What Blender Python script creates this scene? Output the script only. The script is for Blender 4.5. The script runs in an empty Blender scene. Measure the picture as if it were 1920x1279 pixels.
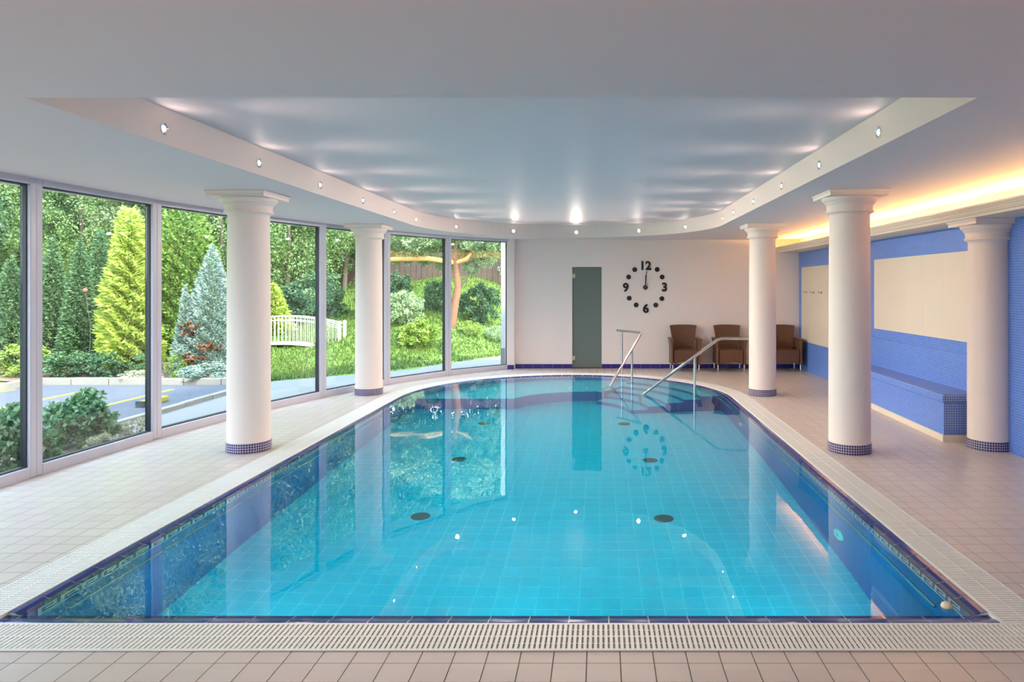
import bpy, bmesh, math, random
import numpy as np
from mathutils import Vector, Matrix

random.seed(7)
rng = np.random.default_rng(7)
PI = math.pi
SC = bpy.context.scene
COL = SC.collection

# ------------------------------------------------------------------ camera, world, sun, exposure
cam_d = bpy.data.cameras.new('camera')
cam = bpy.data.objects.new('camera', cam_d)
COL.objects.link(cam)
cam.location = (0, 0, 1.6)
cam.rotation_euler = (PI/2, 0, 0)
cam_d.sensor_width = 36
cam_d.lens = 1330/1920*36
cam_d.shift_x = -165/1920
cam_d.shift_y = -102.5/1920
cam_d.clip_start = 0.05
SC.camera = cam

world = bpy.data.worlds.new('world')
SC.world = world
world.use_nodes = True
wn = world.node_tree.nodes
wl = world.node_tree.links
wn.clear()
w_out = wn.new('ShaderNodeOutputWorld')
w_bg = wn.new('ShaderNodeBackground')
w_tc = wn.new('ShaderNodeTexCoord')
w_sep = wn.new('ShaderNodeSeparateXYZ')
w_ramp = wn.new('ShaderNodeValToRGB')
w_ramp.color_ramp.elements[0].position = 0.0
w_ramp.color_ramp.elements[0].color = (0.08, 0.09, 0.07, 1)
w_ramp.color_ramp.elements[1].position = 0.9
w_ramp.color_ramp.elements[1].color = (0.52, 0.72, 1.0, 1)
_e = w_ramp.color_ramp.elements.new(0.02)
_e.color = (0.86, 0.90, 1.0, 1)
wl.new(w_tc.outputs['Generated'], w_sep.inputs[0])
wl.new(w_sep.outputs[2], w_ramp.inputs[0])
wl.new(w_ramp.outputs[0], w_bg.inputs[0])
w_bg.inputs[1].default_value = 2.9
wl.new(w_bg.outputs[0], w_out.inputs[0])

sun_d = bpy.data.lights.new('sun', 'SUN')
sun_d.energy = 3.6
sun_d.angle = math.radians(8)
sun_d.color = (1.0, 0.95, 0.84)
sun = bpy.data.objects.new('sun', sun_d)
COL.objects.link(sun)
sun.rotation_euler = Vector((-0.62, 0.52, -0.85)).to_track_quat('-Z', 'Y').to_euler()

def area(name, loc, size, power, color, direction=(0, 0, -1), size_y=None):
    d = bpy.data.lights.new(name, 'AREA')
    d.energy = power
    d.color = color
    d.shape = 'RECTANGLE'
    d.size = size
    d.size_y = size_y or size
    o = bpy.data.objects.new(name, d)
    COL.objects.link(o)
    o.location = loc
    o.rotation_euler = Vector(direction).to_track_quat('-Z', 'Y').to_euler()
    return o

# added fill lights under the ceiling behind the camera, to brighten the hall
area('rear_fill_light', (-2.2, -0.9, 2.48), 1.2, 5, (1.0, 0.86, 0.74))
area('rear_fill_light', (1.6, -0.9, 2.48), 1.2, 5, (1.0, 0.90, 0.80))

SC.view_settings.view_transform = 'Standard'
SC.view_settings.look = 'None'
SC.view_settings.gamma = 1
SC.view_settings.use_curve_mapping = False
SC.view_settings.exposure = 1.55
SC.cycles.use_denoising = True
SC.cycles.max_bounces = 14
SC.cycles.diffuse_bounces = 6
SC.cycles.glossy_bounces = 5
SC.cycles.transmission_bounces = 8
SC.cycles.transparent_max_bounces = 16
SC.cycles.sample_clamp_indirect = 4.0

# ------------------------------------------------------------------ materials
def new_mat(name):
    m = bpy.data.materials.new(name)
    m.use_nodes = True
    return m, m.node_tree.nodes, m.node_tree.links, m.node_tree.nodes['Principled BSDF']

def lin(c):
    return tuple(((v/255)/12.92 if v/255 <= 0.04045 else ((v/255+0.055)/1.055)**2.4) for v in c) + (1,)

def mat(name, rgb, rough=0.6, metal=0.0, noise=0.0, scale=8.0, bump=0.0, bscale=60.0, spec=0.5):
    m, n, l, b = new_mat(name)
    c = lin(rgb)
    b.inputs['Roughness'].default_value = rough
    b.inputs['Metallic'].default_value = metal
    b.inputs['Specular IOR Level'].default_value = spec
    b.inputs['Base Color'].default_value = c
    tc = n.new('ShaderNodeTexCoord')
    nz = n.new('ShaderNodeTexNoise')
    nz.inputs['Scale'].default_value = scale
    nz.inputs['Detail'].default_value = 4
    l.new(tc.outputs['Object'], nz.inputs['Vector'])
    mr = n.new('ShaderNodeMapRange')
    mr.inputs['To Min'].default_value = 1 - max(noise, 0.015)
    mr.inputs['To Max'].default_value = 1 + max(noise, 0.015)
    l.new(nz.outputs[0], mr.inputs['Value'])
    mx = n.new('ShaderNodeVectorMath')
    mx.operation = 'SCALE'
    mx.inputs[0].default_value = c[:3]
    l.new(mr.outputs[0], mx.inputs['Scale'])
    l.new(mx.outputs[0], b.inputs['Base Color'])
    if bump:
        n2 = n.new('ShaderNodeTexNoise')
        n2.inputs['Scale'].default_value = bscale
        l.new(tc.outputs['Object'], n2.inputs['Vector'])
        bp = n.new('ShaderNodeBump')
        bp.inputs['Strength'].default_value = bump
        bp.inputs['Distance'].default_value = 0.005
        l.new(n2.outputs[0], bp.inputs['Height'])
        l.new(bp.outputs[0], b.inputs['Normal'])
    return m

def math_node(n, l, op, a, b=None, c=None):
    q = n.new('ShaderNodeMath')
    q.operation = op
    for i, v in enumerate((a, b, c)):
        if v is None:
            continue
        if isinstance(v, (int, float)):
            q.inputs[i].default_value = v
        else:
            l.new(v, q.inputs[i])
    return q.outputs[0]

def grid_mat(name, tile_rgb, grout_rgb, pitch, joint, axes, rough=0.3, vary=0.08, use_uv=False, phase=(0, 0), bump=0.25, spec=0.5, world_pos=False):
    """square tiles with joints in two object-space axes"""
    m, n, l, b = new_mat(name)
    tc = n.new('ShaderNodeTexCoord')
    sp = n.new('ShaderNodeSeparateXYZ')
    l.new(n.new('ShaderNodeNewGeometry').outputs['Position'] if world_pos else tc.outputs['UV' if use_uv else 'Object'], sp.inputs[0])
    masks, cells = [], []
    for k, ax in enumerate(axes):
        v = math_node(n, l, 'ADD', sp.outputs[ax], -phase[k] + 100*pitch)
        v = math_node(n, l, 'DIVIDE', v, pitch)
        fr = math_node(n, l, 'FRACT', v)
        cells.append(math_node(n, l, 'FLOOR', v))
        d = math_node(n, l, 'ABSOLUTE', math_node(n, l, 'SUBTRACT', fr, 0.5))
        mr = n.new('ShaderNodeMapRange')
        mr.inputs['From Min'].default_value = 0.5 - joint/pitch*0.9
        mr.inputs['From Max'].default_value = 0.5 - joint/pitch*0.3
        l.new(d, mr.inputs['Value'])
        masks.append(mr.outputs[0])
    mask = math_node(n, l, 'MAXIMUM', masks[0], masks[1])
    cb = n.new('ShaderNodeCombineXYZ')
    l.new(cells[0], cb.inputs[0]); l.new(cells[1], cb.inputs[1])
    wnz = n.new('ShaderNodeTexWhiteNoise')
    l.new(cb.outputs[0], wnz.inputs['Vector'])
    mr = n.new('ShaderNodeMapRange')
    mr.inputs['To Min'].default_value = 1 - vary
    mr.inputs['To Max'].default_value = 1 + vary
    l.new(wnz.outputs['Value'], mr.inputs['Value'])
    vm = n.new('ShaderNodeVectorMath'); vm.operation = 'SCALE'
    vm.inputs[0].default_value = lin(tile_rgb)[:3]
    l.new(mr.outputs[0], vm.inputs['Scale'])
    mx = n.new('ShaderNodeMix'); mx.data_type = 'RGBA'
    l.new(mask, mx.inputs[0]); l.new(vm.outputs[0], mx.inputs[6])
    mx.inputs[7].default_value = lin(grout_rgb)
    l.new(mx.outputs[2], b.inputs['Base Color'])
    b.inputs['Roughness'].default_value = rough
    b.inputs['Specular IOR Level'].default_value = spec
    if bump:
        bp = n.new('ShaderNodeBump')
        bp.invert = True
        bp.inputs['Strength'].default_value = bump
        bp.inputs['Distance'].default_value = 0.003
        l.new(mask, bp.inputs['Height'])
        l.new(bp.outputs[0], b.inputs['Normal'])
    return m

def emit(name, rgb, strength):
    m, n, l, b = new_mat(name)
    b.inputs['Base Color'].default_value = (0.8, 0.8, 0.8, 1)
    b.inputs['Emission Color'].default_value = rgb + (1,)
    b.inputs['Emission Strength'].default_value = strength
    return m

def leaf_mat(name, cols, trans=0.35):
    m, n, l, b = new_mat(name)
    n.remove(b)
    out = n['Material Output']
    g = n.new('ShaderNodeNewGeometry')
    rp = n.new('ShaderNodeValToRGB')
    els = rp.color_ramp.elements
    for i, c in enumerate(cols):
        e = els[i] if i < 2 else els.new(0.5)
        e.color = lin(c)
    for i in range(len(cols)):
        els[i].position = i/(len(cols)-1) if len(cols) > 1 else 0
    for i, c in enumerate(cols):
        lc = lin(c)[:3]; lu = 0.3*lc[0]+0.6*lc[1]+0.1*lc[2]
        els[i].color = tuple(0.85*(0.82*q+0.18*lu) for q in lc)+(1,)
    l.new(g.outputs['Random Per Island'], rp.inputs[0])
    d = n.new('ShaderNodeBsdfDiffuse')
    t = n.new('ShaderNodeBsdfTranslucent')
    ms = n.new('ShaderNodeMixShader')
    ms.inputs[0].default_value = trans
    l.new(rp.outputs[0], d.inputs[0]); l.new(rp.outputs[0], t.inputs[0])
    l.new(d.outputs[0], ms.inputs[1]); l.new(t.outputs[0], ms.inputs[2])
    l.new(ms.outputs[0], out.inputs[0])
    return m

M = {}
M['ceiling'] = mat('ceiling_paint', (230, 212, 212), 0.75)
M['film'] = mat('recess_ceiling_paint', (230, 212, 214), 0.55, spec=0.12)
M['beam'] = mat('fascia_paint', (226, 212, 206), 0.7)
M['wall'] = mat('cream_wall_paint', (236, 222, 218), 0.75)
M['column'] = mat('column_paint', (232, 216, 208), 0.6)
M['cornice'] = mat('cornice_paint', (226, 212, 196), 0.6)
M['cream'] = mat('cream_panel', (222, 212, 198), 0.35, noise=0.03, scale=2.5)
M['frame'] = mat('white_window_frame', (192, 191, 204), 0.35)
M['gasket'] = mat('dark_gasket', (38, 42, 52), 0.5)
M['steel'] = mat('stainless_steel', (200, 198, 194), 0.22, metal=1.0)
M['chrome'] = mat('chrome', (225, 225, 225), 0.1, metal=1.0)
M['grate'] = mat('white_grate_plastic', (232, 230, 224), 0.45)
M['channel'] = mat('grate_channel', (146, 142, 136), 0.7)
M['grout'] = mat('floor_grout', (128, 112, 98), 0.8)
M['bluetile'] = mat('cobalt_baseboard_tile', (50, 40, 130), 0.15)
M['edge'] = mat('navy_edge_tile', (30, 48, 118), 0.10, noise=0.06)
M['keydark'] = mat('meander_navy', (44, 84, 150), 0.3)
M['keylight'] = mat('meander_white', (215, 225, 228), 0.3)
M['mosaic'] = grid_mat('blue_wall_mosaic', (84, 128, 222), (138, 170, 228), 0.025, 0.0032, (1, 2), 0.25, 0.10)
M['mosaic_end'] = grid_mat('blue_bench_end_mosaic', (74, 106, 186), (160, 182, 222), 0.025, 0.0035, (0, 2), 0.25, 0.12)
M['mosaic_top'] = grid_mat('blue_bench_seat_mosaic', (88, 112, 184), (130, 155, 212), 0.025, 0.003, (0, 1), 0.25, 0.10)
M['band'] = grid_mat('navy_column_mosaic', (46, 40, 92), (196, 186, 200), 0.0235, 0.0036, (0, 1), 0.25, 0.25, use_uv=True)
M['tile'] = grid_mat('beige_deck_tile', (203, 191, 183), (203, 191, 183), 0.1436, 0.0001, (0, 1), 0.30, 0.035, phase=(-0.057, 4.397), bump=0, spec=0.4, world_pos=True)
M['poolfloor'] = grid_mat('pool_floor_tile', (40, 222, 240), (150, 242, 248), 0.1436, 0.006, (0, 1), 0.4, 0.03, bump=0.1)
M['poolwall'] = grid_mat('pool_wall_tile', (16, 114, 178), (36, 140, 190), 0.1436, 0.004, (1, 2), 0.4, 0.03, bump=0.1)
M['step'] = grid_mat('pool_step_tile', (110, 214, 236), (190, 236, 240), 0.1436, 0.004, (0, 1), 0.4, 0.03, bump=0.1)
M['drain'] = mat('drain_grey', (70, 80, 80), 0.5)
M['inlet'] = mat('inlet_white', (220, 235, 225), 0.4)
M['black'] = mat('clock_black', (30, 24, 24), 0.4)
M['brass'] = mat('hinge_metal', (205, 195, 160), 0.3, metal=0.8)
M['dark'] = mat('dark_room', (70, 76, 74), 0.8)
M['asphalt'] = mat('asphalt', (82, 82, 90), 0.85, noise=0.12, scale=3, bump=0.3, bscale=200)
M['paving'] = mat('pale_paving', (122, 120, 116), 0.8, noise=0.06, scale=5, bump=0.2)
M['kerb'] = mat('kerb_stone', (142, 134, 122), 0.85, noise=0.12, scale=6, bump=0.4)
M['yellow'] = mat('yellow_line_paint', (186, 162, 40), 0.7, noise=0.08, scale=20)
M['soil'] = mat('dry_soil', (118, 94, 76), 0.95, noise=0.25, scale=4, bump=0.6, bscale=30)
M['bark'] = mat('reddish_bark', (138, 96, 72), 0.9, noise=0.2, scale=12, bump=0.6)
M['greybark'] = mat('grey_bark', (96, 84, 72), 0.9, noise=0.2, scale=12, bump=0.6)
M['fence'] = mat('brown_fence', (92, 74, 64), 0.9, noise=0.15, scale=8)
M['bridge'] = mat('white_bridge_paint', (196, 194, 176), 0.5)
M['post'] = mat('white_render', (196, 194, 196), 0.7)
M['postbase'] = mat('grey_plinth', (128, 124, 124), 0.8)
M['lamp'] = emit('lamp_glow', (1.0, 0.86, 0.74), 60.0)
M['tube'] = emit('warm_tube', (1.0, 0.60, 0.17), 40.0)
M['lawn'] = mat('lawn_ground', (102, 130, 48), 0.95, noise=0.3, scale=2.2, bump=0.6, bscale=40)

# wicker
m, n, l, b = new_mat('brown_wicker')
tc = n.new('ShaderNodeTexCoord')
wv = n.new('ShaderNodeTexWave'); wv.bands_direction = 'Z'; wv.inputs['Scale'].default_value = 22; wv.inputs['Distortion'].default_value = 0.6
wv2 = n.new('ShaderNodeTexWave'); wv2.bands_direction = 'X'; wv2.inputs['Scale'].default_value = 14
l.new(tc.outputs['Object'], wv.inputs['Vector']); l.new(tc.outputs['Object'], wv2.inputs['Vector'])
h = math_node(n, l, 'MULTIPLY', wv.outputs['Fac'], math_node(n, l, 'ADD', math_node(n, l, 'MULTIPLY', wv2.outputs['Fac'], 0.4), 0.6))
rp = n.new('ShaderNodeValToRGB')
rp.color_ramp.elements[0].color = lin((66, 40, 28)); rp.color_ramp.elements[1].color = lin((138, 94, 70))
l.new(h, rp.inputs[0]); l.new(rp.outputs[0], b.inputs['Base Color'])
bp = n.new('ShaderNodeBump'); bp.inputs['Strength'].default_value = 0.5; bp.inputs['Distance'].default_value = 0.006
l.new(h, bp.inputs['Height']); l.new(bp.outputs[0], b.inputs['Normal'])
b.inputs['Roughness'].default_value = 0.5
M['wicker'] = m

# window glass
m, n, l, b = new_mat('window_glass')
n.remove(b)
tr = n.new('ShaderNodeBsdfTransparent'); tr.inputs[0].default_value = (0.95, 0.985, 0.975, 1)
gl = n.new('ShaderNodeBsdfGlossy'); gl.inputs['Roughness'].default_value = 0.0
ge = n.new('ShaderNodeNewGeometry')
dp = n.new('ShaderNodeVectorMath'); dp.operation = 'DOT_PRODUCT'
l.new(ge.outputs['Normal'], dp.inputs[0]); l.new(ge.outputs['Incoming'], dp.inputs[1])
cosv = math_node(n, l, 'ABSOLUTE', dp.outputs['Value'])
sch = math_node(n, l, 'POWER', math_node(n, l, 'SUBTRACT', 1.0, cosv), 5.0)
sch = math_node(n, l, 'MULTIPLY_ADD', sch, 0.96, 0.04)
ms = n.new('ShaderNodeMixShader')
l.new(sch, ms.inputs[0]); l.new(tr.outputs[0], ms.inputs[1]); l.new(gl.outputs[0], ms.inputs[2])
l.new(ms.outputs[0], n['Material Output'].inputs[0])
M['glass'] = m

# frosted dark door glass
m, n, l, b = new_mat('smoked_door_glass')
b.inputs['Base Color'].default_value = lin((124, 134, 128))
b.inputs['Roughness'].default_value = 0.22
b.inputs['Alpha'].default_value = 0.72
M['smoked'] = m

# water: refracting surface with an absorbing body
m, n, l, b = new_mat('pool_water')
n.remove(b)
out = n['Material Output']
tc = n.new('ShaderNodeTexCoord')
mp = n.new('ShaderNodeMapping'); mp.inputs['Scale'].default_value = (1.0, 0.6, 1.0)
nz = n.new('ShaderNodeTexNoise'); nz.inputs['Scale'].default_value = 3.0; nz.inputs['Detail'].default_value = 1.5
l.new(tc.outputs['Object'], mp.inputs[0]); l.new(mp.outputs[0], nz.inputs['Vector'])
bp = n.new('ShaderNodeBump'); bp.inputs['Strength'].default_value = 0.12; bp.inputs['Distance'].default_value = 0.01
l.new(nz.outputs[0], bp.inputs['Height'])
gs = n.new('ShaderNodeBsdfGlass'); gs.inputs['IOR'].default_value = 1.333; gs.inputs['Roughness'].default_value = 0.0
l.new(bp.outputs[0], gs.inputs['Normal'])
va = n.new('ShaderNodeVolumeAbsorption')
va.inputs['Color'].default_value = (0.0, 0.94, 0.98, 1)
va.inputs['Density'].default_value = 1.2
l.new(gs.outputs[0], out.inputs[0]); l.new(va.outputs[0], out.inputs['Volume'])
M['water'] = m

# ------------------------------------------------------------------ mesh helpers
class MB:
    def __init__(s):
        s.v = []; s.f = []
    def quad(s, a, b, c, d):
        i = len(s.v); s.v += [a, b, c, d]; s.f.append((i, i+1, i+2, i+3)); return s
    def box(s, x0, x1, y0, y1, z0, z1):
        return s.prism([(x0, y0), (x1, y0), (x1, y1), (x0, y1)], z0, z1)
    def prism(s, poly, z0, z1, z1s=None):
        """poly counter-clockwise in XY; z1s optional per-vertex top height"""
        k = len(poly); i = len(s.v)
        s.v += [(p[0], p[1], z0) for p in poly]
        s.v += [(p[0], p[1], (z1s[j] if z1s else z1)) for j, p in enumerate(poly)]
        s.f.append(tuple(i+j for j in reversed(range(k))))
        s.f.append(tuple(i+k+j for j in range(k)))
        for j in range(k):
            q = (j+1) % k
            s.f.append((i+j, i+q, i+k+q, i+k+j))
        return s
    def obox(s, o, u, n, w, lu0, lu1, ln0, ln1, lw0, lw1):
        """box in the frame origin o, axes u, n, w"""
        i = len(s.v)
        for a in (lu0, lu1):
            for b_ in (ln0, ln1):
                for c in (lw0, lw1):
                    s.v.append(tuple(o[k] + u[k]*a + n[k]*b_ + w[k]*c for k in range(3)))
        for f in ((0, 1, 3, 2), (4, 6, 7, 5), (0, 4, 5, 1), (2, 3, 7, 6), (0, 2, 6, 4), (1, 5, 7, 3)):
            s.f.append(tuple(i+q for q in f))
        return s
    def tube(s, pts, r, seg=12, caps=True):
        pts = [Vector(p) for p in pts]
        rs = r if isinstance(r, (list, tuple)) else [r]*len(pts)
        base = len(s.v)
        prev = None
        for k, p in enumerate(pts):
            if k == 0: d = (pts[1]-p)
            elif k == len(pts)-1: d = (p-pts[k-1])
            else: d = (pts[k+1]-p).normalized() + (p-pts[k-1]).normalized()
            d.normalize()
            if prev is None:
                a = Vector((0, 0, 1)) if abs(d.z) < 0.9 else Vector((1, 0, 0))
                u = d.cross(a).normalized()
            else:
                u = (prev - d*prev.dot(d)).normalized()
            prev = u
            w = d.cross(u)
            for q in range(seg):
                t = 2*PI*q/seg
                s.v.append(tuple(p + (u*math.cos(t) + w*math.sin(t))*rs[k]))
        for k in range(len(pts)-1):
            for q in range(seg):
                a = base+k*seg+q; b_ = base+k*seg+(q+1) % seg
                s.f.append((a, b_, b_+seg, a+seg))
        if caps:
            s.f.append(tuple(base+q for q in reversed(range(seg))))
            s.f.append(tuple(base+(len(pts)-1)*seg+q for q in range(seg)))
        return s
    def lathe(s, prof, cx=0, cy=0, seg=40, caps=True):
        base = len(s.v)
        for (r, z) in prof:
            for q in range(seg):
                t = 2*PI*q/seg
                s.v.append((cx+r*math.cos(t), cy+r*math.sin(t), z))
        for k in range(len(prof)-1):
            for q in range(seg):
                a = base+k*seg+q; b_ = base+k*seg+(q+1) % seg
                s.f.append((a, b_, b_+seg, a+seg))
        if caps:
            s.f.append(tuple(base+q for q in reversed(range(seg))))
            s.f.append(tuple(base+(len(prof)-1)*seg+q for q in range(seg)))
        return s
    def build(s, name, mt, parent=None, smooth=False, loc=None):
        me = bpy.data.meshes.new(name)
        me.from_pydata(s.v, [], s.f)
        me.update()
        me.materials.append(mt)
        if smooth:
            me.polygons.foreach_set('use_smooth', [True]*len(me.polygons))
            try: me.set_sharp_from_angle(angle=math.radians(35))
            except Exception: pass
        o = bpy.data.objects.new(name, me)
        COL.objects.link(o)
        if loc: o.location = loc
        if parent: o.parent = parent
        return o

def bevel(o, w, seg=2):
    md = o.modifiers.new('bevel', 'BEVEL'); md.width = w; md.segments = seg; md.limit_method = 'ANGLE'
    return o

def empty(name, loc=(0, 0, 0), label=None, cat=None, group=None, kind=None, rz=0):
    o = bpy.data.objects.new(name, None)
    COL.objects.link(o)
    o.location = loc
    o.rotation_euler = (0, 0, rz)
    o.empty_display_size = 0.1
    return tag(o, label, cat, group, kind)

def tag(o, label=None, cat=None, group=None, kind=None):
    if label: o['label'] = label
    if cat: o['category'] = cat
    if group: o['group'] = group
    if kind: o['kind'] = kind
    return o

def copy_tree(o, parent=None):
    c = o.copy(); COL.objects.link(c)
    if parent: c.parent = parent
    for ch in [k for k in bpy.data.objects if k.parent == o]:
        copy_tree(ch, c)
    return c

def fill_mesh(loops, z, name, mt, parent=None, flip=False):
    """flat polygon with holes"""
    bm = bmesh.new()
    for lp in loops:
        vs = [bm.verts.new((p[0], p[1], z)) for p in lp]
        for i in range(len(vs)):
            bm.edges.new((vs[i], vs[(i+1) % len(vs)]))
    bmesh.ops.triangle_fill(bm, edges=bm.edges[:], use_beauty=True)
    for f in bm.faces:
        f.normal_update()
        if (f.normal.z < 0) != flip:
            f.normal_flip()
    me = bpy.data.meshes.new(name)
    bm.to_mesh(me); bm.free()
    me.materials.append(mt)
    o = bpy.data.objects.new(name, me)
    COL.objects.link(o)
    if parent: o.parent = parent
    return o

def clip_poly(poly, planes):
    """planes: (px, py, nx, ny) keep side where dot>=0"""
    for (px, py, nx, ny) in planes:
        out = []
        for i in range(len(poly)):
            a = poly[i]; b_ = poly[(i+1) % len(poly)]
            da = (a[0]-px)*nx+(a[1]-py)*ny; db = (b_[0]-px)*nx+(b_[1]-py)*ny
            if da >= 0: out.append(a)
            if (da >= 0) != (db >= 0):
                t = da/(da-db)
                out.append((a[0]+(b_[0]-a[0])*t, a[1]+(b_[1]-a[1])*t))
        poly = out
        if len(poly) < 3: return None
    return poly

# ------------------------------------------------------------------ plan data (metres; x right, y into the hall)
ZS = 2.51          # soffit
ZR = 2.74          # recess ceiling
YW = 13.84         # far wall
YB = -1.6          # rear wall
CX, CY, PA, PB, YF = -0.50, 10.20, 2.405, 2.60, 3.356   # pool outline
def wallx(y): return 3.95 - 0.0101*(y-6.9)

def outline(off, n=48, front=True, dy=0.15):
    """pool outline offset outwards by off, clockwise from front-left up and around"""
    a, b_ = PA+off, PB+off
    yf = YF-off*(1.475 if off < 0 else 1.0)
    pts = []
    k = max(2, int((CY-yf)/dy))
    for i in range(k): pts.append((CX-a, yf+(CY-yf)*i/k))
    for i in range(n+1):
        t = PI - PI*i/n
        pts.append((CX+a*math.cos(t), CY+b_*math.sin(t)))
    for i in range(1, k+1): pts.append((CX+a, CY-(CY-yf)*i/k))
    return pts

def resample(pts, step):
    d = [0]
    for i in range(1, len(pts)): d.append(d[-1]+math.dist(pts[i], pts[i-1]))
    n = max(1, round(d[-1]/step))
    out = []; j = 0
    for k in range(n+1):
        s_ = d[-1]*k/n
        while j < len(d)-2 and d[j+1] < s_: j += 1
        t = (s_-d[j])/max(1e-9, d[j+1]-d[j])
        out.append((pts[j][0]+(pts[j+1][0]-pts[j][0])*t, pts[j][1]+(pts[j+1][1]-pts[j][1])*t))
    return out

# window line (mullion centres), from the rear to the far wall
WPTS = [(-4.36, YB), (-4.60, 0.15), (-4.72, 1.6), (-4.78, 3.05), (-4.79, 4.5), (-4.75, 5.98), (-4.65, 7.45), (-4.40, 8.86), (-3.99, 10.23),
        (-3.46, 11.55), (-2.72, 12.74), (-1.72, 13.73)]

# ------------------------------------------------------------------ room shell
room_poly = [(3.96, YB), (wallx(YW)+0.06, YW), (-1.72, YW)] + [p for p in reversed(WPTS)]

# ceiling
ceiling = empty('ceiling', kind='structure')
RX, RY, RA, RB, RF = -0.48, 10.5, 2.30, 2.72, 3.42
rec = [(RX-RA, RF)] + [(RX+RA*math.cos(PI-PI*i/60), RY+RB*math.sin(PI-PI*i/60)) for i in range(61)] + [(RX+RA, RF)]
outer_c = [(-5.3, YB-0.3), (4.3, YB-0.3), (4.3, 14.3), (-1.3, 14.3), (-2.3, 13.9), (-3.3, 12.9), (-4.2, 11.8), (-4.9, 9.5), (-5.3, 6.5)]
fill_mesh([outer_c, rec], ZS, 'soffit', M['ceiling'], ceiling, flip=True)
mb = MB()
for i in range(len(rec)):
    a = rec[i]; b_ = rec[(i+1) % len(rec)]
    mb.quad((a[0], a[1], ZS), (b_[0], b_[1], ZS), (b_[0], b_[1], ZR), (a[0], a[1], ZR))
fas = mb.build('recess_fascia', M['beam'], ceiling, smooth=True)
mb = MB(); mb.box(RX-RA-0.2, RX+RA+0.2, RF-0.2, RY+RB+0.2, ZR, ZR+0.1)
mb.build('recess_ceiling', M['film'], ceiling)
mb = MB(); mb.prism(outer_c, ZR+0.1, ZR+0.3)
tag(mb.build('roof', M['ceiling']), kind='structure')
mb = MB()
for i in range(len(outer_c)):
    a = outer_c[i]; b_ = outer_c[(i+1) % len(outer_c)]
    mb.quad((a[0], a[1], ZS), (b_[0], b_[1], ZS), (b_[0], b_[1], ZR+0.1), (a[0], a[1], ZR+0.1))
mb.build('roof_edge', M['post'], ceiling)

# far wall with door opening
DX0, DX1, DZ = -0.541, 0.031, 1.975
wf = MB()
wf.box(-1.85, DX0, YW, YW+0.2, -0.1, ZS+0.05).box(DX1, 4.3, YW, YW+0.2, -0.1, ZS+0.05).box(DX0, DX1, YW, YW+0.2, DZ, ZS+0.05)
wall_far = tag(wf.build('wall_far', M['wall']), kind='structure')
MB().box(-1.80, -1.655, YW-0.16, YW+0.1, 0, ZS+0.02).build('pilaster', M['wall'], wall_far)
wallr = MB()
wallr.prism([(wallx(YW), YW+0.1), (wallx(6.9), 6.9), (3.95, YB), (4.25, YB), (4.25, YW+0.1)], -0.1, ZS+0.05)
wall_right = tag(wallr.build('wall_right', M['mosaic']), kind='structure')
tag(MB().box(-5.4, 4.3, YB-0.2, YB, -0.1, ZS+0.05).build('wall_rear', M['wall']), kind='structure')
# upper part of right wall above the light shelf is painted
MB().prism([(wallx(YW)-0.012, YW), (3.938, 6.9), (3.938, YB), (3.96, YB), (3.96, YW)], 2.26, ZS).build('upper_wall', M['cornice'], wall_right)

# baseboard tiles on far wall
bb = empty('baseboard_far', kind='structure')
base_mesh = None
x = -1.655
P = 0.1905
def bb_tile(x0, x1, y1, par):
    o = MB().box(0, x1-x0, 0, 0.012, 0, 0.082).build('tile', M['bluetile'], par)
    o.location = (x0, y1-0.012, 0.002)
    bevel(o, 0.002, 1)
xs = []
x = DX0
while x > -1.655+0.02:
    x0 = max(-1.655, x-P); bb_tile(x0+0.002, x-0.002, YW, bb); x = x0
x = DX1
while x < wallx(YW)-0.02:
    x1 = min(wallx(YW), x+P); bb_tile(x+0.002, x1-0.002, YW, bb); x = x1
bb_tile(-1.80, -1.657, YW-0.16, bb)

# door
door = empty('door_1', (DX0, YW, 0), kind='structure')
o = MB().box(0.004, DX1-DX0-0.004, 0.03, 0.04, 0.012, DZ-0.008).build('glass_panel', M['smoked'], door)
for z in (0.16, 1.76):
    bevel(MB().box(0.0, 0.055, 0.012, 0.05, z, z+0.085).build('hinge', M['brass'], door), 0.004)
# the small room behind the smoked door, with a bench in it
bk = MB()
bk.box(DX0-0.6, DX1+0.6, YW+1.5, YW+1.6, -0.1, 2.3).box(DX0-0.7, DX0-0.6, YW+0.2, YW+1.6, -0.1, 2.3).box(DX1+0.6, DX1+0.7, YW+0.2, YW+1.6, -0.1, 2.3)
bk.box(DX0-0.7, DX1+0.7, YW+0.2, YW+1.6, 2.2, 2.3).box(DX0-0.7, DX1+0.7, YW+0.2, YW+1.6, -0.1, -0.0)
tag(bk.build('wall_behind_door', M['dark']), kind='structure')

# light cove shelf and crown moulding on the right wall
prof = [(0.0, 2.255), (-0.40, 2.255), (-0.405, 2.275), (-0.42, 2.285), (-0.428, 2.305), (-0.45, 2.315), (-0.465, 2.335), (-0.475, 2.340), (-0.475, 2.358), (-0.44, 2.358), (-0.44, 2.30), (0.0, 2.30)]
ys = [YB, 6.9, YW]
mb = MB()
for y in ys:
    for (dx, z) in prof: mb.v.append((wallx(max(y, 6.9)) + dx, y, z))
k = len(prof)
for s_ in range(2):
    for j in range(k):
        q = (j+1) % k
        mb.f.append((s_*k+j, s_*k+q, (s_+1)*k+q, (s_+1)*k+j))
mb.f.append(tuple(range(k))); mb.f.append(tuple(2*k+j for j in reversed(range(k))))
cove = tag(mb.build('trim_1', M['cornice']), kind='structure')
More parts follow.
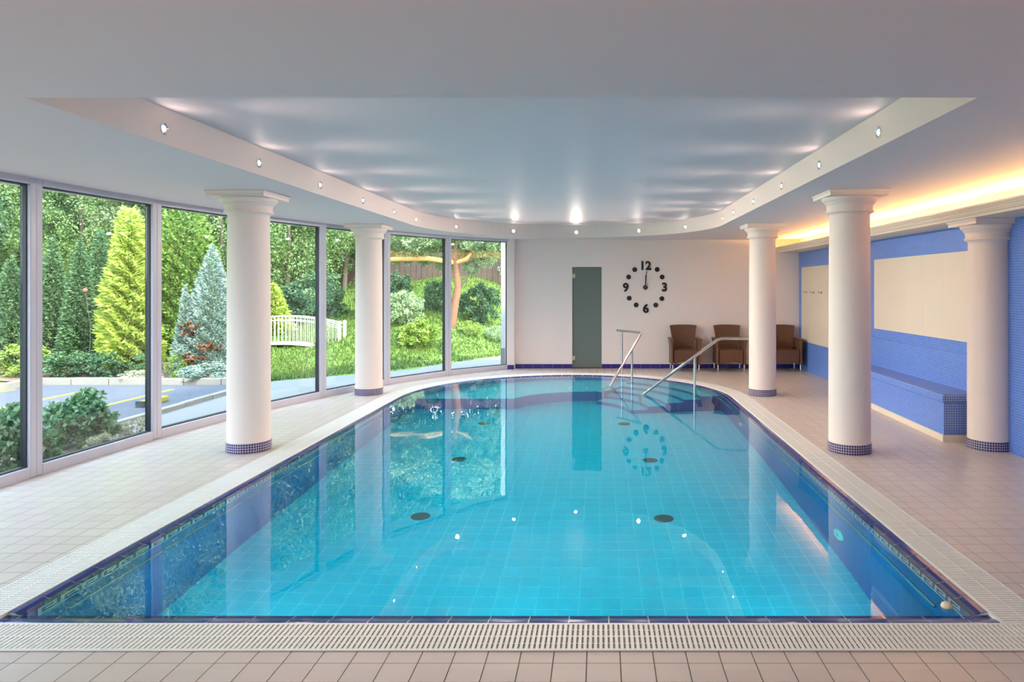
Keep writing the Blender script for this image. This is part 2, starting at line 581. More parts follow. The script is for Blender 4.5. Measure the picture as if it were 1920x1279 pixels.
# fluorescent tubes lying on the shelf
y = 0.4
i = 0
names = ['first', 'second', 'third', 'fourth', 'fifth', 'sixth', 'seventh', 'eighth', 'ninth', 'tenth']
while y < 13.2:
    L = 1.2
    o = MB().tube([(0, 0, 0), (0, L, 0)], 0.013, 8).build('cove_tube_light', M['tube'], None, True)
    o.location = (wallx(max(y, 6.9))-0.26, y, 2.335)
    tag(o, 'warm glowing tube light on the cornice shelf, ' + names[i] + ' from the near end', 'light', 'tube lights on the cornice shelf')
    hb = MB().box(-0.02, 0.02, 0.02, L-0.02, -0.032, -0.013).build('fitting', M['frame'], o)
    y += L+0.12; i += 1

# blue wall panels
def wall_panel(y0, y1, z0, z1, n, lab):
    mb = MB()
    a = (wallx(y1), y1); b_ = (wallx(y0), y0)
    par = empty('wall_panel', (b_[0], b_[1], z0), lab, 'wall panel')
    d = Vector((a[0]-b_[0], a[1]-b_[1], 0)); Ltot = d.length; d.normalize()
    nn = Vector((-d.y, d.x, 0))   # pointing towards -x
    w = Ltot/n
    for i in range(n):
        MB().obox((0, 0, 0), d, nn, (0, 0, 1), i*w+0.0008, (i+1)*w-0.0008, 0.0, 0.010, 0, z1-z0).build('panel', M['cream'], par)
    return par
wall_panel(7.15, 10.11, 1.0, 1.98, 6, 'large cream panel on the blue mosaic wall above the bench')
wall_panel(11.15, 13.63, 0.555, 1.965, 5, 'tall cream panel with coat hooks on the blue mosaic wall beside the chairs')
hl = ['nearest the far corner', 'the middle one of three', 'closest to the big round columns']
hk = ['leftmost small metal wall hook on the cream panel', 'middle small metal wall hook on the cream panel', 'rightmost small metal wall hook on the cream panel']
for i, y in enumerate((13.30, 12.86, 12.42)):
    h = empty('wall_hook', (wallx(y)-0.010, y, 1.49), hk[i], 'hook', 'wall hooks on the cream panel')
    MB().tube([(0, 0, 0), (-0.006, 0, 0)], 0.024, 14).build('plate', M['steel'], h, True)
    MB().tube([(-0.006, 0, 0), (-0.05, 0, -0.002), (-0.062, 0, 0.02)], 0.008, 8).build('peg', M['steel'], h, True)

# heated bench
bench = empty('tiled_bench', (3.56, 7.3, 0), 'long built-in bench covered in blue mosaic along the right wall', 'bench')
YE, YS = 10.6, 7.30
def bx_(y): return 3.53 + 0.03*(y-7.3)/2.2
pl = MB().prism([(bx_(YS)+0.0-3.56, 0), (wallx(YS)-3.561, 0), (wallx(YE)-3.561, YE-YS), (bx_(YE)-3.56, YE-YS)], 0, 0.068).build('plinth', M['cream'], bench)
def bpoly(o, y0=0.0):
    return [(bx_(YS)-3.56-o, y0-o), (wallx(YS)-3.561, y0-o), (wallx(YE)-3.561, YE-YS), (bx_(YE)-3.56-o, YE-YS)]
b0 = MB().prism([(bx_(YS)-3.56+0.012, 0.004), (wallx(YS)-3.561, 0.004), (wallx(YE)-3.561, YE-YS), (bx_(YE)-3.56+0.012, YE-YS)], 0.068, 0.40).build('front', M['mosaic'], bench)
b0.data.materials.append(M['mosaic_end'])
for p in b0.data.polygons:
    if p.normal.y < -0.7: p.material_index = 1
st = MB().prism(bpoly(0.015), 0.40, 0.49).build('seat', M['mosaic'], bench)
st.data.materials.append(M['mosaic_end']); st.data.materials.append(M['mosaic_top'])
for p in st.data.polygons:
    if p.normal.y < -0.7: p.material_index = 1
    if p.normal.z > 0.7: p.material_index = 2
bevel(st, 0.028, 4)
# backrest, thinner at its top
mb = MB()
pr = [(0.0, 0.49), (-0.06, 0.49), (-0.035, 0.86), (-0.03, 0.87), (0.0, 0.87)]
for y in (YS, YE):
    for (dx, z) in pr: mb.v.append((wallx(y)+dx-3.56, y-YS, z))
for j in range(5): mb.f.append((j, 5+j, 5+(j+1) % 5, (j+1) % 5))
mb.f.append((0, 1, 2, 3, 4)); mb.f.append((9, 8, 7, 6, 5))
mb.build('backrest', M['mosaic'], bench)

# ------------------------------------------------------------------ floor
floor = empty('floor', kind='structure')
gmid = outline(0.12)
fp = [(4.2, YB), (4.2, YW+0.1), (-1.7, YW+0.1)] + [(p[0]-0.06, p[1]+0.02) for p in reversed(WPTS)]
fill_mesh([fp, gmid], -0.0035, 'grout_bed', M['grout'], floor)
fill_mesh([fp, outline(0.03)], -0.05, 'screed', M['grout'], floor)
planes = []
for i in range(len(WPTS)-1):
    a, b_ = WPTS[i], WPTS[i+1]
    dx, dy = b_[0]-a[0], b_[1]-a[1]; L = math.hypot(dx, dy)
    planes.append((a[0], a[1], dy/L, -dx/L))
planes += [(0, YB, 0, 1), (0, YW, 0, -1), (wallx(YW)+0.0, YW, -1, -0.0101)]
TP, GJ = 0.1436, 0.0048
def outside_pool(x, y, off):
    a, b_ = PA+off, PB+off
    if y <= YF-off or abs(x-CX) >= a: return True
    if y <= CY: return False
    return ((x-CX)/a)**2+((y-CY)/b_)**2 > 1
tiles = []
def add_rows(y0, y1, phase):
    j0 = math.floor((y0-phase)/TP)-1
    for j in range(j0, j0+int((y1-y0)/TP)+4):
        ya, yb = max(y0, phase+j*TP), min(y1, phase+(j+1)*TP)
        if yb-ya < 0.012: continue
        for i in range(-36, 30):
            xa = -0.057+i*TP; xb = xa+TP
            cxm, cym = (xa+xb)/2, (ya+yb)/2
            if not outside_pool(cxm, cym, 0.10): continue
            poly = clip_poly([(xa+GJ/2, ya+GJ/2), (xb-GJ/2, ya+GJ/2), (xb-GJ/2, yb-GJ/2), (xa+GJ/2, yb-GJ/2)], planes)
            if not poly: continue
            # pixel footprint in the picture
            score = -1
            if cym > 2.6:
                px = 1125+1330*cxm/cym; py = 537+2128/cym
                if -20 < px < 1940 and py < 1290 and outside_pool(cxm, cym, 0.24):
                    score = (1330*TP/cym)*(2128*TP/cym**2)*(0.5 if len(poly) < 4 else 1)
            tiles.append((score, poly))
add_rows(YB, YF-0.25, 3.011)
add_rows(YF-0.25, YW, 4.397)
tiles.sort(key=lambda q: -q[0])
rest = MB()
tmeshes = {}
for i, (s_, poly) in enumerate(tiles):
    if i < 300 and s_ > 0:
        x0, y0 = poly[0]
        key = tuple((round(p[0]-x0, 4), round(p[1]-y0, 4)) for p in poly)
        if key not in tmeshes:
            me = bpy.data.meshes.new('tile')
            t = MB().prism([(p[0]-x0, p[1]-y0) for p in poly], -0.006, 0.0)
            me.from_pydata(t.v, [], t.f); me.materials.append(M['tile']); tmeshes[key] = me
        o = bpy.data.objects.new('tile', tmeshes[key]); COL.objects.link(o)
        o.location = (x0, y0, 0.0); o.parent = floor
    else:
        rest.prism(poly, -0.006, 0.0)
tag(rest.build('floor_tiles', M['tile'], floor), kind='stuff')

# ------------------------------------------------------------------ pool
base_pts = outline(0.0, 96, dy=0.05)
_bd = [0.0]
for i in range(1, len(base_pts)): _bd.append(_bd[-1]+math.dist(base_pts[i], base_pts[i-1]))
PL = _bd[-1]
_bda = np.array(_bd); _bpa = np.array(base_pts)
def at(s, off=0.0):
    """point at arc length s along the pool edge, moved outwards by off"""
    s = min(max(s, 0), PL)
    x = float(np.interp(s, _bda, _bpa[:, 0])); y = float(np.interp(s, _bda, _bpa[:, 1]))
    s0, s1 = max(0, s-0.03), min(PL, s+0.03)
    tx = float(np.interp(s1, _bda, _bpa[:, 0])-np.interp(s0, _bda, _bpa[:, 0]))
    ty = float(np.interp(s1, _bda, _bpa[:, 1])-np.interp(s0, _bda, _bpa[:, 1]))
    L = math.hypot(tx, ty); nx, ny = -ty/L, tx/L
    return (x+nx*off, y+ny*off), (nx, ny)

pool = empty('swimming_pool', (0, 0, 0), 'large indoor swimming pool with navy tiled rim and a rounded far end', 'pool')
ZF = -1.30
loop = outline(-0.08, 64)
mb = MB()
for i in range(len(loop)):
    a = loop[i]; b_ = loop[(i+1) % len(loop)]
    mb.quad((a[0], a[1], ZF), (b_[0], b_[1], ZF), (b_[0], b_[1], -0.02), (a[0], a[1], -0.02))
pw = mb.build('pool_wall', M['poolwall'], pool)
pf = MB().prism(list(reversed(outline(-0.02, 48))), ZF-0.05, ZF).build('pool_floor', M['poolfloor'], pool)

# navy edge tiles
EP = [(0.0, -0.0), (-0.012, 0.003), (-0.035, -0.001), (-0.08, -0.020), (-0.08, -0.045), (0.0, -0.045)]
def edge_piece(pts):
    """pts: list of ((x,y),(nx,ny)) along the edge"""
    mb = MB()
    k = len(EP)
    for (p, nrm) in pts:
        for (o_, z) in EP: mb.v.append((p[0]+nrm[0]*o_, p[1]+nrm[1]*o_, z))
    for s_ in range(len(pts)-1):
        for j in range(k):
            q = (j+1) % k
            mb.f.append((s_*k+j, (s_+1)*k+j, (s_+1)*k+q, s_*k+q))
    mb.f.append(tuple(reversed(range(k)))); mb.f.append(tuple((len(pts)-1)*k+j for j in range(k)))
    return mb
EPIT = 0.1915
n_side = round((PL-0.16)/EPIT)
for i in range(n_side):
    s0 = 0.118+(PL-0.236)*i/n_side+0.003; s1 = 0.118+(PL-0.236)*(i+1)/n_side-0.003
    o = edge_piece([at(s0), at((s0+s1)/2), at(s1)]).build('edge_tile', M['edge'], pool)
x = -0.5325-13*EPIT
while x < CX+PA-0.01:
    x0, x1 = max(x, CX-PA), min(x+EPIT, CX+PA)
    if x1-x0 > 0.02:
        o = edge_piece([((x0+0.003, YF), (0, -1.475)), ((x1-0.003, YF), (0, -1.475))]).build('edge_tile', M['edge'], pool)
    x += EPIT
# grout just under the faces of the edge tiles
_EP = EP
EP = [(o_*0.985-0.0005, z-0.0022 if z > -0.04 else z-0.004) for (o_, z) in _EP]
ss = [PL*i/160 for i in range(161)]
mb = edge_piece([at(0.12+(PL-0.24)*q/PL) for q in ss])
g2 = edge_piece([((CX-PA, YF), (0, -1.475)), ((CX+PA, YF), (0, -1.475))])
k0 = len(mb.v); mb.v += g2.v; mb.f += [tuple(q+k0 for q in f) for f in g2.f]
EP = _EP
mb.build('edge_grout', M['keylight'], pool)

# overflow grate: base channel, cross bars, edge strips
mb = MB()
for i in range(160):
    a, na = at(ss[i], 0.002); b_, nb_ = at(ss[i+1], 0.002)
    mb.quad((a[0], a[1], 0.0015), (a[0]+na[0]*0.245, a[1]+na[1]*0.245, 0.0015), (b_[0]+nb_[0]*0.245, b_[1]+nb_[1]*0.245, 0.0015), (b_[0], b_[1], 0.0015))
mb.quad((CX-PA-0.25, YF-0.25, 0.0015), (CX+PA+0.25, YF-0.25, 0.0015), (CX+PA+0.25, YF-0.002, 0.0015), (CX-PA-0.25, YF-0.002, 0.0015))
mb.build('overflow_channel', M['channel'], pool)
mb = MB()
GP = 0.0235
def bar(p, nrm, o0, o1, w, z0, z1):
    t = (nrm[1], -nrm[0])
    mb.obox((p[0], p[1], 0), (nrm[0], nrm[1], 0), (t[0], t[1], 0), (0, 0, 1), o0, o1, -w/2, w/2, z0, z1)
nb = int(PL/GP)
for i in range(nb):
    p, nrm = at(PL*(i+0.5)/nb)
    bar(p, nrm, 0.012, 0.240, 0.0138, 0.002, 0.0075)
x = CX-PA-0.24
while x < CX+PA+0.25:
    bar((x, YF), (0, -1), 0.012, 0.240, 0.0138, 0.002, 0.0075); x += GP
tag(mb.build('grate_bars', M['grate'], pool), kind='stuff')
mb = MB()
for (o0, o1, z1) in ((-0.003, 0.013, 0.006), (0.122, 0.130, 0.0072), (0.238, 0.250, 0.008), (0.06, 0.064, 0.005), (0.185, 0.189, 0.005)):
    for i in range(160):
        a, na = at(ss[i]); b_, nb_ = at(ss[i+1])
        A = [(a[0]+na[0]*o0, a[1]+na[1]*o0), (b_[0]+nb_[0]*o0, b_[1]+nb_[1]*o0), (b_[0]+nb_[0]*o1, b_[1]+nb_[1]*o1), (a[0]+na[0]*o1, a[1]+na[1]*o1)]
        mb.prism(A, -0.03 if o0 < 0 else 0.002, z1)
    mb.box(CX-PA-0.25, CX+PA+0.25, YF-o1, YF-o0, -0.03 if o0 < 0 else 0.002, z1)
mb.build('grate_frame', M['grate'], pool)

# meander band just below the water line
mb = MB()
for i in range(160):
    a, na = at(ss[i], -0.083); b_, nb_ = at(ss[i+1], -0.083)
    mb.quad((a[0], a[1], -0.145), (b_[0], b_[1], -0.145), (b_[0], b_[1], -0.026), (a[0], a[1], -0.026))
mb.build('meander_border', M['keydark'], pool)
KEY = ["111110", "100010", "101110", "100000", "111111"]
KP, KH = 0.15, 0.105
mb = MB()
nk = int((PL-0.4)/KP)
for i in range(nk):
    s0 = 0.2+(PL-0.4)*i/nk; cw = (PL-0.4)/nk/6
    for r, row in enumerate(KEY):
        c = 0
        while c < 6:
            if row[c] == '1':
                e = c
                while e+1 < 6 and row[e+1] == '1': e += 1
                z1 = -0.032-r*KH/5; z0 = z1-KH/5
                a, _ = at(s0+c*cw, -0.087); b_, _ = at(s0+(e+1)*cw, -0.087)
                mb.quad((a[0], a[1], z0), (b_[0], b_[1], z0), (b_[0], b_[1], z1), (a[0], a[1], z1))
                c = e+1
            else: c += 1
mb.build('meander_pattern', M['keylight'], pool)

# steps and seat under water at the rounded end
def ell(t, a, b_): return (CX+a*math.cos(t), CY+b_*math.sin(t))
T0, T1 = math.radians(9), math.radians(62)
rads = [2.30, 2.03, 1.76, 1.49, 1.22, 0.95]
for i in range(5):
    ro, ri = 2.36, rads[i+1]
    pts = [ell(T0+(T1-T0)*k/14, ro, ro*1.075) for k in range(15)] + [ell(T1+(T0-T1)*k/14, ri, ri*1.075) for k in range(15)]
    z = -0.18-0.22*i
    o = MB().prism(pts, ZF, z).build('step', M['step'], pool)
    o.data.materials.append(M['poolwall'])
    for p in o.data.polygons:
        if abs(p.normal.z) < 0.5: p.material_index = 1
seat = [ell(math.radians(62)+math.radians(105)*k/20, 2.36, 2.54) for k in range(21)]
seat += [(-2.86, 10.70), (-1.32, 10.70), (-1.12, 11.0), (-0.86, 11.22), (-0.5, 11.36), (-0.05, 11.42), (0.02, 11.32)]
us = MB().prism(seat, ZF, -0.50).build('underwater_seat', M['step'], pool)
us.data.materials.append(M['poolwall'])
for p in us.data.polygons:
    if abs(p.normal.z) < 0.5: p.material_index = 1
for (x, y, a) in ((-0.22, 11.75, 0.5), (-0.50, 11.78, 0.3), (-1.15, 11.55, -0.5), (-1.55, 11.25, -0.8)):
    u = (math.cos(a+1.2), math.sin(a+1.2), 0); n_ = (-u[1], u[0], 0)
    MB().obox((x, y, -0.5), u, n_, (0, 0, 1), -0.16, 0.16, -0.03, 0.03, 0, 0.012).build('air_grille', M['inlet'], pool)
# drains
for (x, y) in ((-1.58, 6.24), (0.56, 6.22), (-1.58, 7.95), (0.56, 7.93), (-1.58, 9.70), (0.33, 9.70)):
    d = MB().lathe([(0.085, ZF), (0.085, ZF+0.012), (0.06, ZF+0.02), (0.0005, ZF+0.02)], x, y, 24).build('floor_drain', M['drain'], pool, True)
# return inlets on the side wall
for (x, y, z) in ((CX+PA-0.083, 5.40, -0.84), (CX+PA-0.083, 9.15, -0.84)):
    mb = MB()
    R_, r_ = 0.088, 0.042
    prof_ = [(R_, 0), (R_-0.01, 0.02), (r_+0.01, 0.024), (r_, 0.01)]
    seg = 24
    for (r, h_) in prof_:
        for q in range(seg):
            t = 2*PI*q/seg; mb.v.append((x-h_, y+r*math.cos(t), z+r*math.sin(t)))
    for k_ in range(3):
        for q in range(seg):
            a = k_*seg+q; b_ = k_*seg+(q+1) % seg
            mb.f.append((a, a+seg, b_+seg, b_))
    inl = mb.build('water_inlet', M['inlet'], pool, True)
    mb = MB()
    mb.v = [(x-0.008, y+r_*math.cos(2*PI*q/seg), z+r_*math.sin(2*PI*q/seg)) for q in range(seg)]
    mb.f = [tuple(range(seg))]
    mb.build('nozzle', M['drain'], inl)

# added underwater fill lamps in the near end wall, unseen, to brighten the water
for i, x in enumerate((-2.1, -0.5, 1.1)):
    ul = empty('underwater_fill_lamp', (x, YF+0.119, -0.62), ['left', 'middle', 'right'][i] + ' added round fill lamp, unseen, under water in the near end wall of the pool', 'lamp', 'added underwater fill lamps in the near end wall')
    mbl = MB().tube([(0, 0, 0), (0, 0.03, 0)], 0.14, 28)
    mbl.build('housing', M['inlet'], ul, True)
    ld = bpy.data.lights.new('underwater_fill_light', 'AREA'); ld.shape = 'DISK'; ld.size = 0.24; ld.energy = 3.4; ld.spread = math.radians(95); ld.color = (0.95, 0.98, 1.0)
    lo = bpy.data.objects.new('underwater_fill_light', ld); COL.objects.link(lo)
    lo.location = (x, YF+0.155, -0.62); lo.rotation_euler = (PI/2, 0, PI)
    lo.rotation_euler = Vector((0, 1, -0.05)).to_track_quat('-Z', 'Y').to_euler()
# water body
bm = bmesh.new()
lw = outline(-0.001, 96)
vt = [bm.verts.new((p[0], p[1], -0.010)) for p in lw]
vb = [bm.verts.new((p[0], p[1], ZF-0.02)) for p in lw]
bm.faces.new(vt); bm.faces.new(list(reversed(vb)))
for i in range(len(lw)):
    q = (i+1) % len(lw)
    bm.faces.new((vt[i], vt[q], vb[q], vb[i]))
bmesh.ops.recalc_face_normals(bm, faces=bm.faces[:])
me = bpy.data.meshes.new('pool_water'); bm.to_mesh(me); bm.free()
me.materials.append(M['water'])
water = bpy.data.objects.new('pool_water', me); COL.objects.link(water)
tag(water, 'still turquoise water filling the pool to its rim', 'water', kind='stuff')

# grab rails along the two sides, just under water
def grab_rail(name_lab, s0, s1):
    g = empty('grab_rail', (0, 0, 0), name_lab, 'rail', 'underwater grab rails')
    n_ = max(8, int(abs(s1-s0)/0.25))
    pts = [at(s0+(s1-s0)*k/n_, -0.15)[0]+(-0.185,) for k in range(n_+1)]
    MB().tube(pts, 0.013, 8).build('tube', M['steel'], g, True)
    k = 0
    s_ = min(s0, s1)+0.1
    while s_ < max(s0, s1):
        a, _ = at(s_, -0.15); b_, _ = at(s_, -0.085)
        MB().tube([a+(-0.185,), b_+(-0.175,)], 0.008, 8).build('bracket', M['steel'], g, True)
        s_ += 1.25
    return g
grab_rail('long steel grab rail under water along the window side of the pool', 0.32, 8.6)
grab_rail('long steel grab rail under water along the column and bench side of the pool', PL-0.36, PL-8.0)

# ball at the near right corner of the pool
ball = empty('float_ball', (1.74, 3.56, -0.010), 'small cream ball in the near right corner of the pool', 'ball')
MB().lathe([(0.001, -0.022), (0.016, -0.018), (0.025, -0.008), (0.029, 0.004), (0.025, 0.016), (0.016, 0.023), (0.001, 0.026)], seg=20).build('ball', mat('ball_cream', (225, 210, 180), 0.3), ball, True)

# ------------------------------------------------------------------ columns
def make_column(x, y, ztop, lab, front=True):
    r = 0.196
    c = empty('column', (x, y, 0), lab, 'column', 'round cream columns')
    me = MB()
    seg = 64
    # mosaic band with UVs in metres
    rb = r+0.008
    zz = [0.0, 0.004, 0.094, 0.0955]
    rr_ = [rb-0.004, rb, rb, rb-0.006]
    for k_ in range(4):
        for q in range(seg+1):
            t = 2*PI*q/seg; me.v.append((rr_[k_]*math.cos(t), rr_[k_]*math.sin(t), zz[k_]))
    for k_ in range(3):
        for q in range(seg):
            a = k_*(seg+1)+q; me.f.append((a, a+1, a+seg+2, a+seg+1))
    ob = me.build('mosaic_band', M['band'], c, True)
    uv = ob.data.uv_layers.new(name='UVMap')
    ncirc = round(2*PI*rb/0.0235)*0.0235
    for lp in ob.data.loops:
        vi = lp.vertex_index; q = vi % (seg+1); k_ = vi//(seg+1)
        uv.data[lp.index].uv = (ncirc*q/seg, zz[k_]*0.0235*4/0.0955)
    MB().lathe([(r, 0.0), (r, 0.5), (r-0.001, 1.0), (r-0.004, ztop-0.6), (r-0.008, ztop-0.24)], seg=64).build('shaft', M['column'], c, True)
    h = ztop
    cap = [(r-0.010, h-0.26), (r-0.008, h-0.222), (r-0.004, h-0.214), (r+0.010, h-0.204), (r+0.026, h-0.198), (r+0.028, h-0.190), (r+0.026, h-0.181), (r+0.017, h-0.179), (r+0.017, h-0.172),
           (r+0.018, h-0.14), (r+0.024, h-0.122), (r+0.034, h-0.112), (r+0.036, h-0.111), (r+0.036, h-0.101), (r+0.044, h-0.100), (r+0.052, h-0.092), (r+0.062, h-0.078), (r+0.066, h-0.068), (r+0.066, h-0.058), (r+0.060, h-0.053), (r+0.01, h-0.052)]
    MB().lathe(cap, seg=64).build('capital', M['column'], c, True)
    A = 0.285
    ab = MB()
    steps = [(A-0.012, h-0.055), (A-0.012, h-0.028), (A-0.004, h-0.018), (A, h-0.014), (A, h-0.001)]
    for (a, z) in steps: ab.v += [(-a, -a, z), (a, -a, z), (a, a, z), (-a, a, z)]
    for k_ in range(4):
        for q in range(4):
            ab.f.append((k_*4+q, k_*4+(q+1) % 4, k_*4+4+(q+1) % 4, k_*4+4+q))
    ab.f.append((3, 2, 1, 0)); ab.f.append((16, 17, 18, 19))
    ab.build('abacus', M['column'], c)
    return c
make_column(-3.44, 6.95, ZS, 'cream column with blue mosaic foot in front of the windows, the larger nearer one on the window side')
make_column(-3.44, 10.56, ZS, 'cream column with blue mosaic foot in front of the windows, the smaller farther one by the lawn view')
make_column(2.427, 6.90, ZS, 'tall free-standing cream column beside the pool, between the pool and the tiled bench')
make_column(2.40, 10.48, ZS, 'distant cream column beside the wicker armchairs, with the handrail fixed to it')
make_column(3.856, 7.03, 2.255, 'shorter cream column against the blue wall at the end of the tiled bench')

# ------------------------------------------------------------------ recessed spotlights in the fascia
spots = []
def rec_at(px, D):
    return ((px-1125)*D/1330, D)
sp_list = [(-1, 4.52), (-1, 5.78), (-1, 7.04), (-1, 8.31), (-1, 9.57), (-1, 10.7)]
sp_arc = [-2.42, -1.57, -0.44, 0.70, 1.44]
labs = []
k = 0
def spotlight(x, y, nx, ny, lab, power):
    """(nx, ny) points into the recess"""
    s_ = empty('recessed_spotlight', (x, y, 2.605), lab, 'spotlight', 'small round spotlights set into the ceiling recess edge')
    s_.rotation_euler = (0, 0, math.atan2(ny, nx))
    seg = 20
    mb = MB()
    pr = [(0.040, 0.000), (0.040, 0.006), (0.034, 0.009), (0.026, 0.005), (0.022, 0.001)]
    for (r, h_) in pr:
        for q in range(seg):
            t = 2*PI*q/seg; mb.v.append((h_, r*math.cos(t), r*math.sin(t)))
    for k_ in range(4):
        for q in range(seg):
            a = k_*seg+q; b_ = k_*seg+(q+1) % seg
            mb.f.append((a, b_, b_+seg, a+seg))
    mb.build('ring', M['chrome'], s_, True)
    mb = MB()
    R_ = 0.017
    for (f_, h_) in ((1.0, 0.001), (0.8, 0.007), (0.4, 0.010), (0.02, 0.011)):
        for q in range(seg):
            t = 2*PI*q/seg; mb.v.append((h_, R_*f_*math.cos(t), R_*f_*math.sin(t)))
    for k_ in range(3):
        for q in range(seg):
            a = k_*seg+q; b_ = k_*seg+(q+1) % seg
            mb.f.append((a, b_, b_+seg, a+seg))
    mb.f.append(tuple(3*seg+q for q in range(seg)))
    mb.build('bulb', M['lamp'], s_, True)
    for (en, ang, dz, bl) in ((power, 112, -0.75, 1.0), (1.6, 20, 0.09, 1.0)):
        ld = bpy.data.lights.new('spot_beam', 'SPOT')
        ld.energy = en; ld.color = (1.0, 0.84, 0.70)
        ld.spot_size = math.radians(ang); ld.spot_blend = bl; ld.shadow_soft_size = 0.02
        lo = bpy.data.objects.new('spot_beam', ld); COL.objects.link(lo)
        lo.location = (x+nx*0.03, y+ny*0.03, 2.605)
        lo.rotation_euler = Vector((nx, ny, dz)).to_track_quat('-Z', 'Y').to_euler()
ordn = ['first', 'second', 'third', 'fourth', 'fifth', 'sixth']
PW = 60
for i, (_, D) in enumerate(sp_list):
    spotlight(RX-RA, D, 1, 0, f'{ordn[i]} small spotlight from the near end on the window side of the ceiling recess', PW*(0.75+0.20*i))
for i, D in enumerate((4.63, 5.88, 7.10, 8.40, 9.65, 10.85)):
    spotlight(RX+RA, D if D < 10.5 else 10.5, -1, 0, f'{ordn[i]} small spotlight from the near end on the bench side of the ceiling recess', PW*(0.5+0.20*i))
for i, x in enumerate(sp_arc):
    dx = (x-RX)/RA
    y = RY+RB*math.sqrt(max(0, 1-dx*dx))
    nx, ny = -(x-RX)/RA**2, -(y-RY)/RB**2
    L = math.hypot(nx, ny)
    spotlight(x, y, nx/L, ny/L, f'{ordn[i]} small spotlight from the window side in the curved far end of the ceiling recess', PW)

# ------------------------------------------------------------------ windows
NW = len(WPTS)-1
for i in range(NW):
    a = Vector((WPTS[i][0], WPTS[i][1], 0)); b_ = Vector((WPTS[i+1][0], WPTS[i+1][1], 0))
    d = (b_-a); L = d.length; d.normalize()
    nrm = Vector((-d.y, d.x, 0))     # outwards
    w = empty('window_%d' % (i+1), tuple(a), kind='structure')
    o0 = (0, 0, 0); up = (0, 0, 1)
    F = 0.062; zb, zt = 0.088, 2.455
    fr = MB()
    fr.obox(o0, d, nrm, up, 0, F, 0, 0.085, 0, ZS+0.02).obox(o0, d, nrm, up, L-F, L, 0, 0.085, 0, ZS+0.02)
    fr.obox(o0, d, nrm, up, F, L-F, 0, 0.085, -0.1, zb).obox(o0, d, nrm, up, F, L-F, 0, 0.085, zt, ZS+0.02)
    fr.obox(o0, d, nrm, up, -0.03, 0.03, 0.03, 0.12, 0, ZS+0.02)
    bevel(fr.build('frame', M['frame'], w), 0.006, 2)
    g = MB(); t = 0.011
    g.obox(o0, d, nrm, up, F, F+t, 0.030, 0.080, zb, zt).obox(o0, d, nrm, up, L-F-t, L-F, 0.030, 0.080, zb, zt)
    g.obox(o0, d, nrm, up, F+t, L-F-t, 0.030, 0.080, zb, zb+t).obox(o0, d, nrm, up, F+t, L-F-t, 0.030, 0.080, zt-t, zt)
    g.build('gasket', M['gasket'], w)
    MB().obox(o0, d, nrm, up, F+t, L-F-t, 0.058, 0.076, zb+t, zt-t).build('glass_pane', M['glass'], w)

# ------------------------------------------------------------------ handrails
def rail_thing(lab, path, posts, r=0.0205):
    t = empty('pool_handrail', (path[0][0], path[0][1], 0), lab, 'handrail', 'steel handrails at the pool steps')
    off = Vector((path[0][0], path[0][1], 0))
    pts = [Vector(p)-off for p in path]
    # round the corners
    rp = [pts[0]]
    for i in range(1, len(pts)-1):
        a = (pts[i-1]-pts[i]); b_ = (pts[i+1]-pts[i])
        q = min(0.07, a.length*0.4, b_.length*0.4)
        a.normalize(); b_.normalize()
        p0, p2 = pts[i]+a*q, pts[i]+b_*q
        for k in range(6):
            u = k/5
            rp.append(p0*(1-u)**2 + pts[i]*2*u*(1-u) + p2*u*u)
    rp.append(pts[-1])
    MB().tube(rp, r, 14).build('rail', M['steel'], t, True)
    for (x, y, z0, z1) in posts:
        MB().tube([(x-off.x, y-off.y, z0), (x-off.x, y-off.y, z1)], r*0.9, 14).build('post', M['steel'], t, True)
        MB().lathe([(0.045, z0), (0.045, z0+0.008), (0.03, z0+0.012), (r, z0+0.014)], x-off.x, y-off.y, 20).build('flange', M['steel'], t, True)
    return t
d1 = Vector((0.173-0.727, 11.5-12.4, -0.78))
e1 = Vector((0.173, 11.5, 0)) + d1*0.22
rail_thing('bent steel handrail at the pool steps, standing free in front of the clock wall',
           [(0.314, 13.06, 0.79), (0.727, 12.42, 0.79), tuple(e1), (e1.x, e1.y, -0.95)],
           [(0.40, 12.94, 0.0, 0.79), (0.545, 12.10, -0.18, 0.53)])
d2 = Vector((0.666-1.784, -0.05, -0.816))
e2 = Vector((0.666, 10.59, 0)) + d2*0.06
rail_thing('sloping steel handrail at the pool steps, fixed to the distant column',
           [(2.21, 10.58, 0.82), (1.784, 10.62, 0.82), tuple(e2), (e2.x, e2.y, -0.9)],
           [(1.414, 10.61, -0.45, 0.55)])

# ------------------------------------------------------------------ clock
clock = empty('wall_clock', (0.885, YW, 1.58), 'large round wall clock of loose black numerals and dots on the cream wall', 'clock')
k = 0.00277
def numeral(txt, dx, dz, sz, turn=0):
    cu = bpy.data.curves.new('numeral', 'FONT')
    cu.body = txt; cu.size = sz; cu.extrude = 0.006; cu.offset = 0.0095
    cu.align_x = 'CENTER'; cu.align_y = 'CENTER'
    cu.materials.append(M['black'])

    tmp = bpy.data.objects.new('numeral_outline', cu)
    me = bpy.data.meshes.new_from_object(tmp)
    bpy.data.objects.remove(tmp)
    me.name = 'numeral'
    o = bpy.data.objects.new('numeral', me); COL.objects.link(o)
    o.rotation_euler = (PI/2, turn, 0); o.location = (dx, -0.008, dz); o.parent = clock
numeral('12', 0.0, (447-297)*k, 0.228)
numeral('3', 135*k, -1*k, 0.228)
numeral('9', -138*k, -3*k, 0.228)
numeral('9', 3*k, -145*k, 0.228, PI)
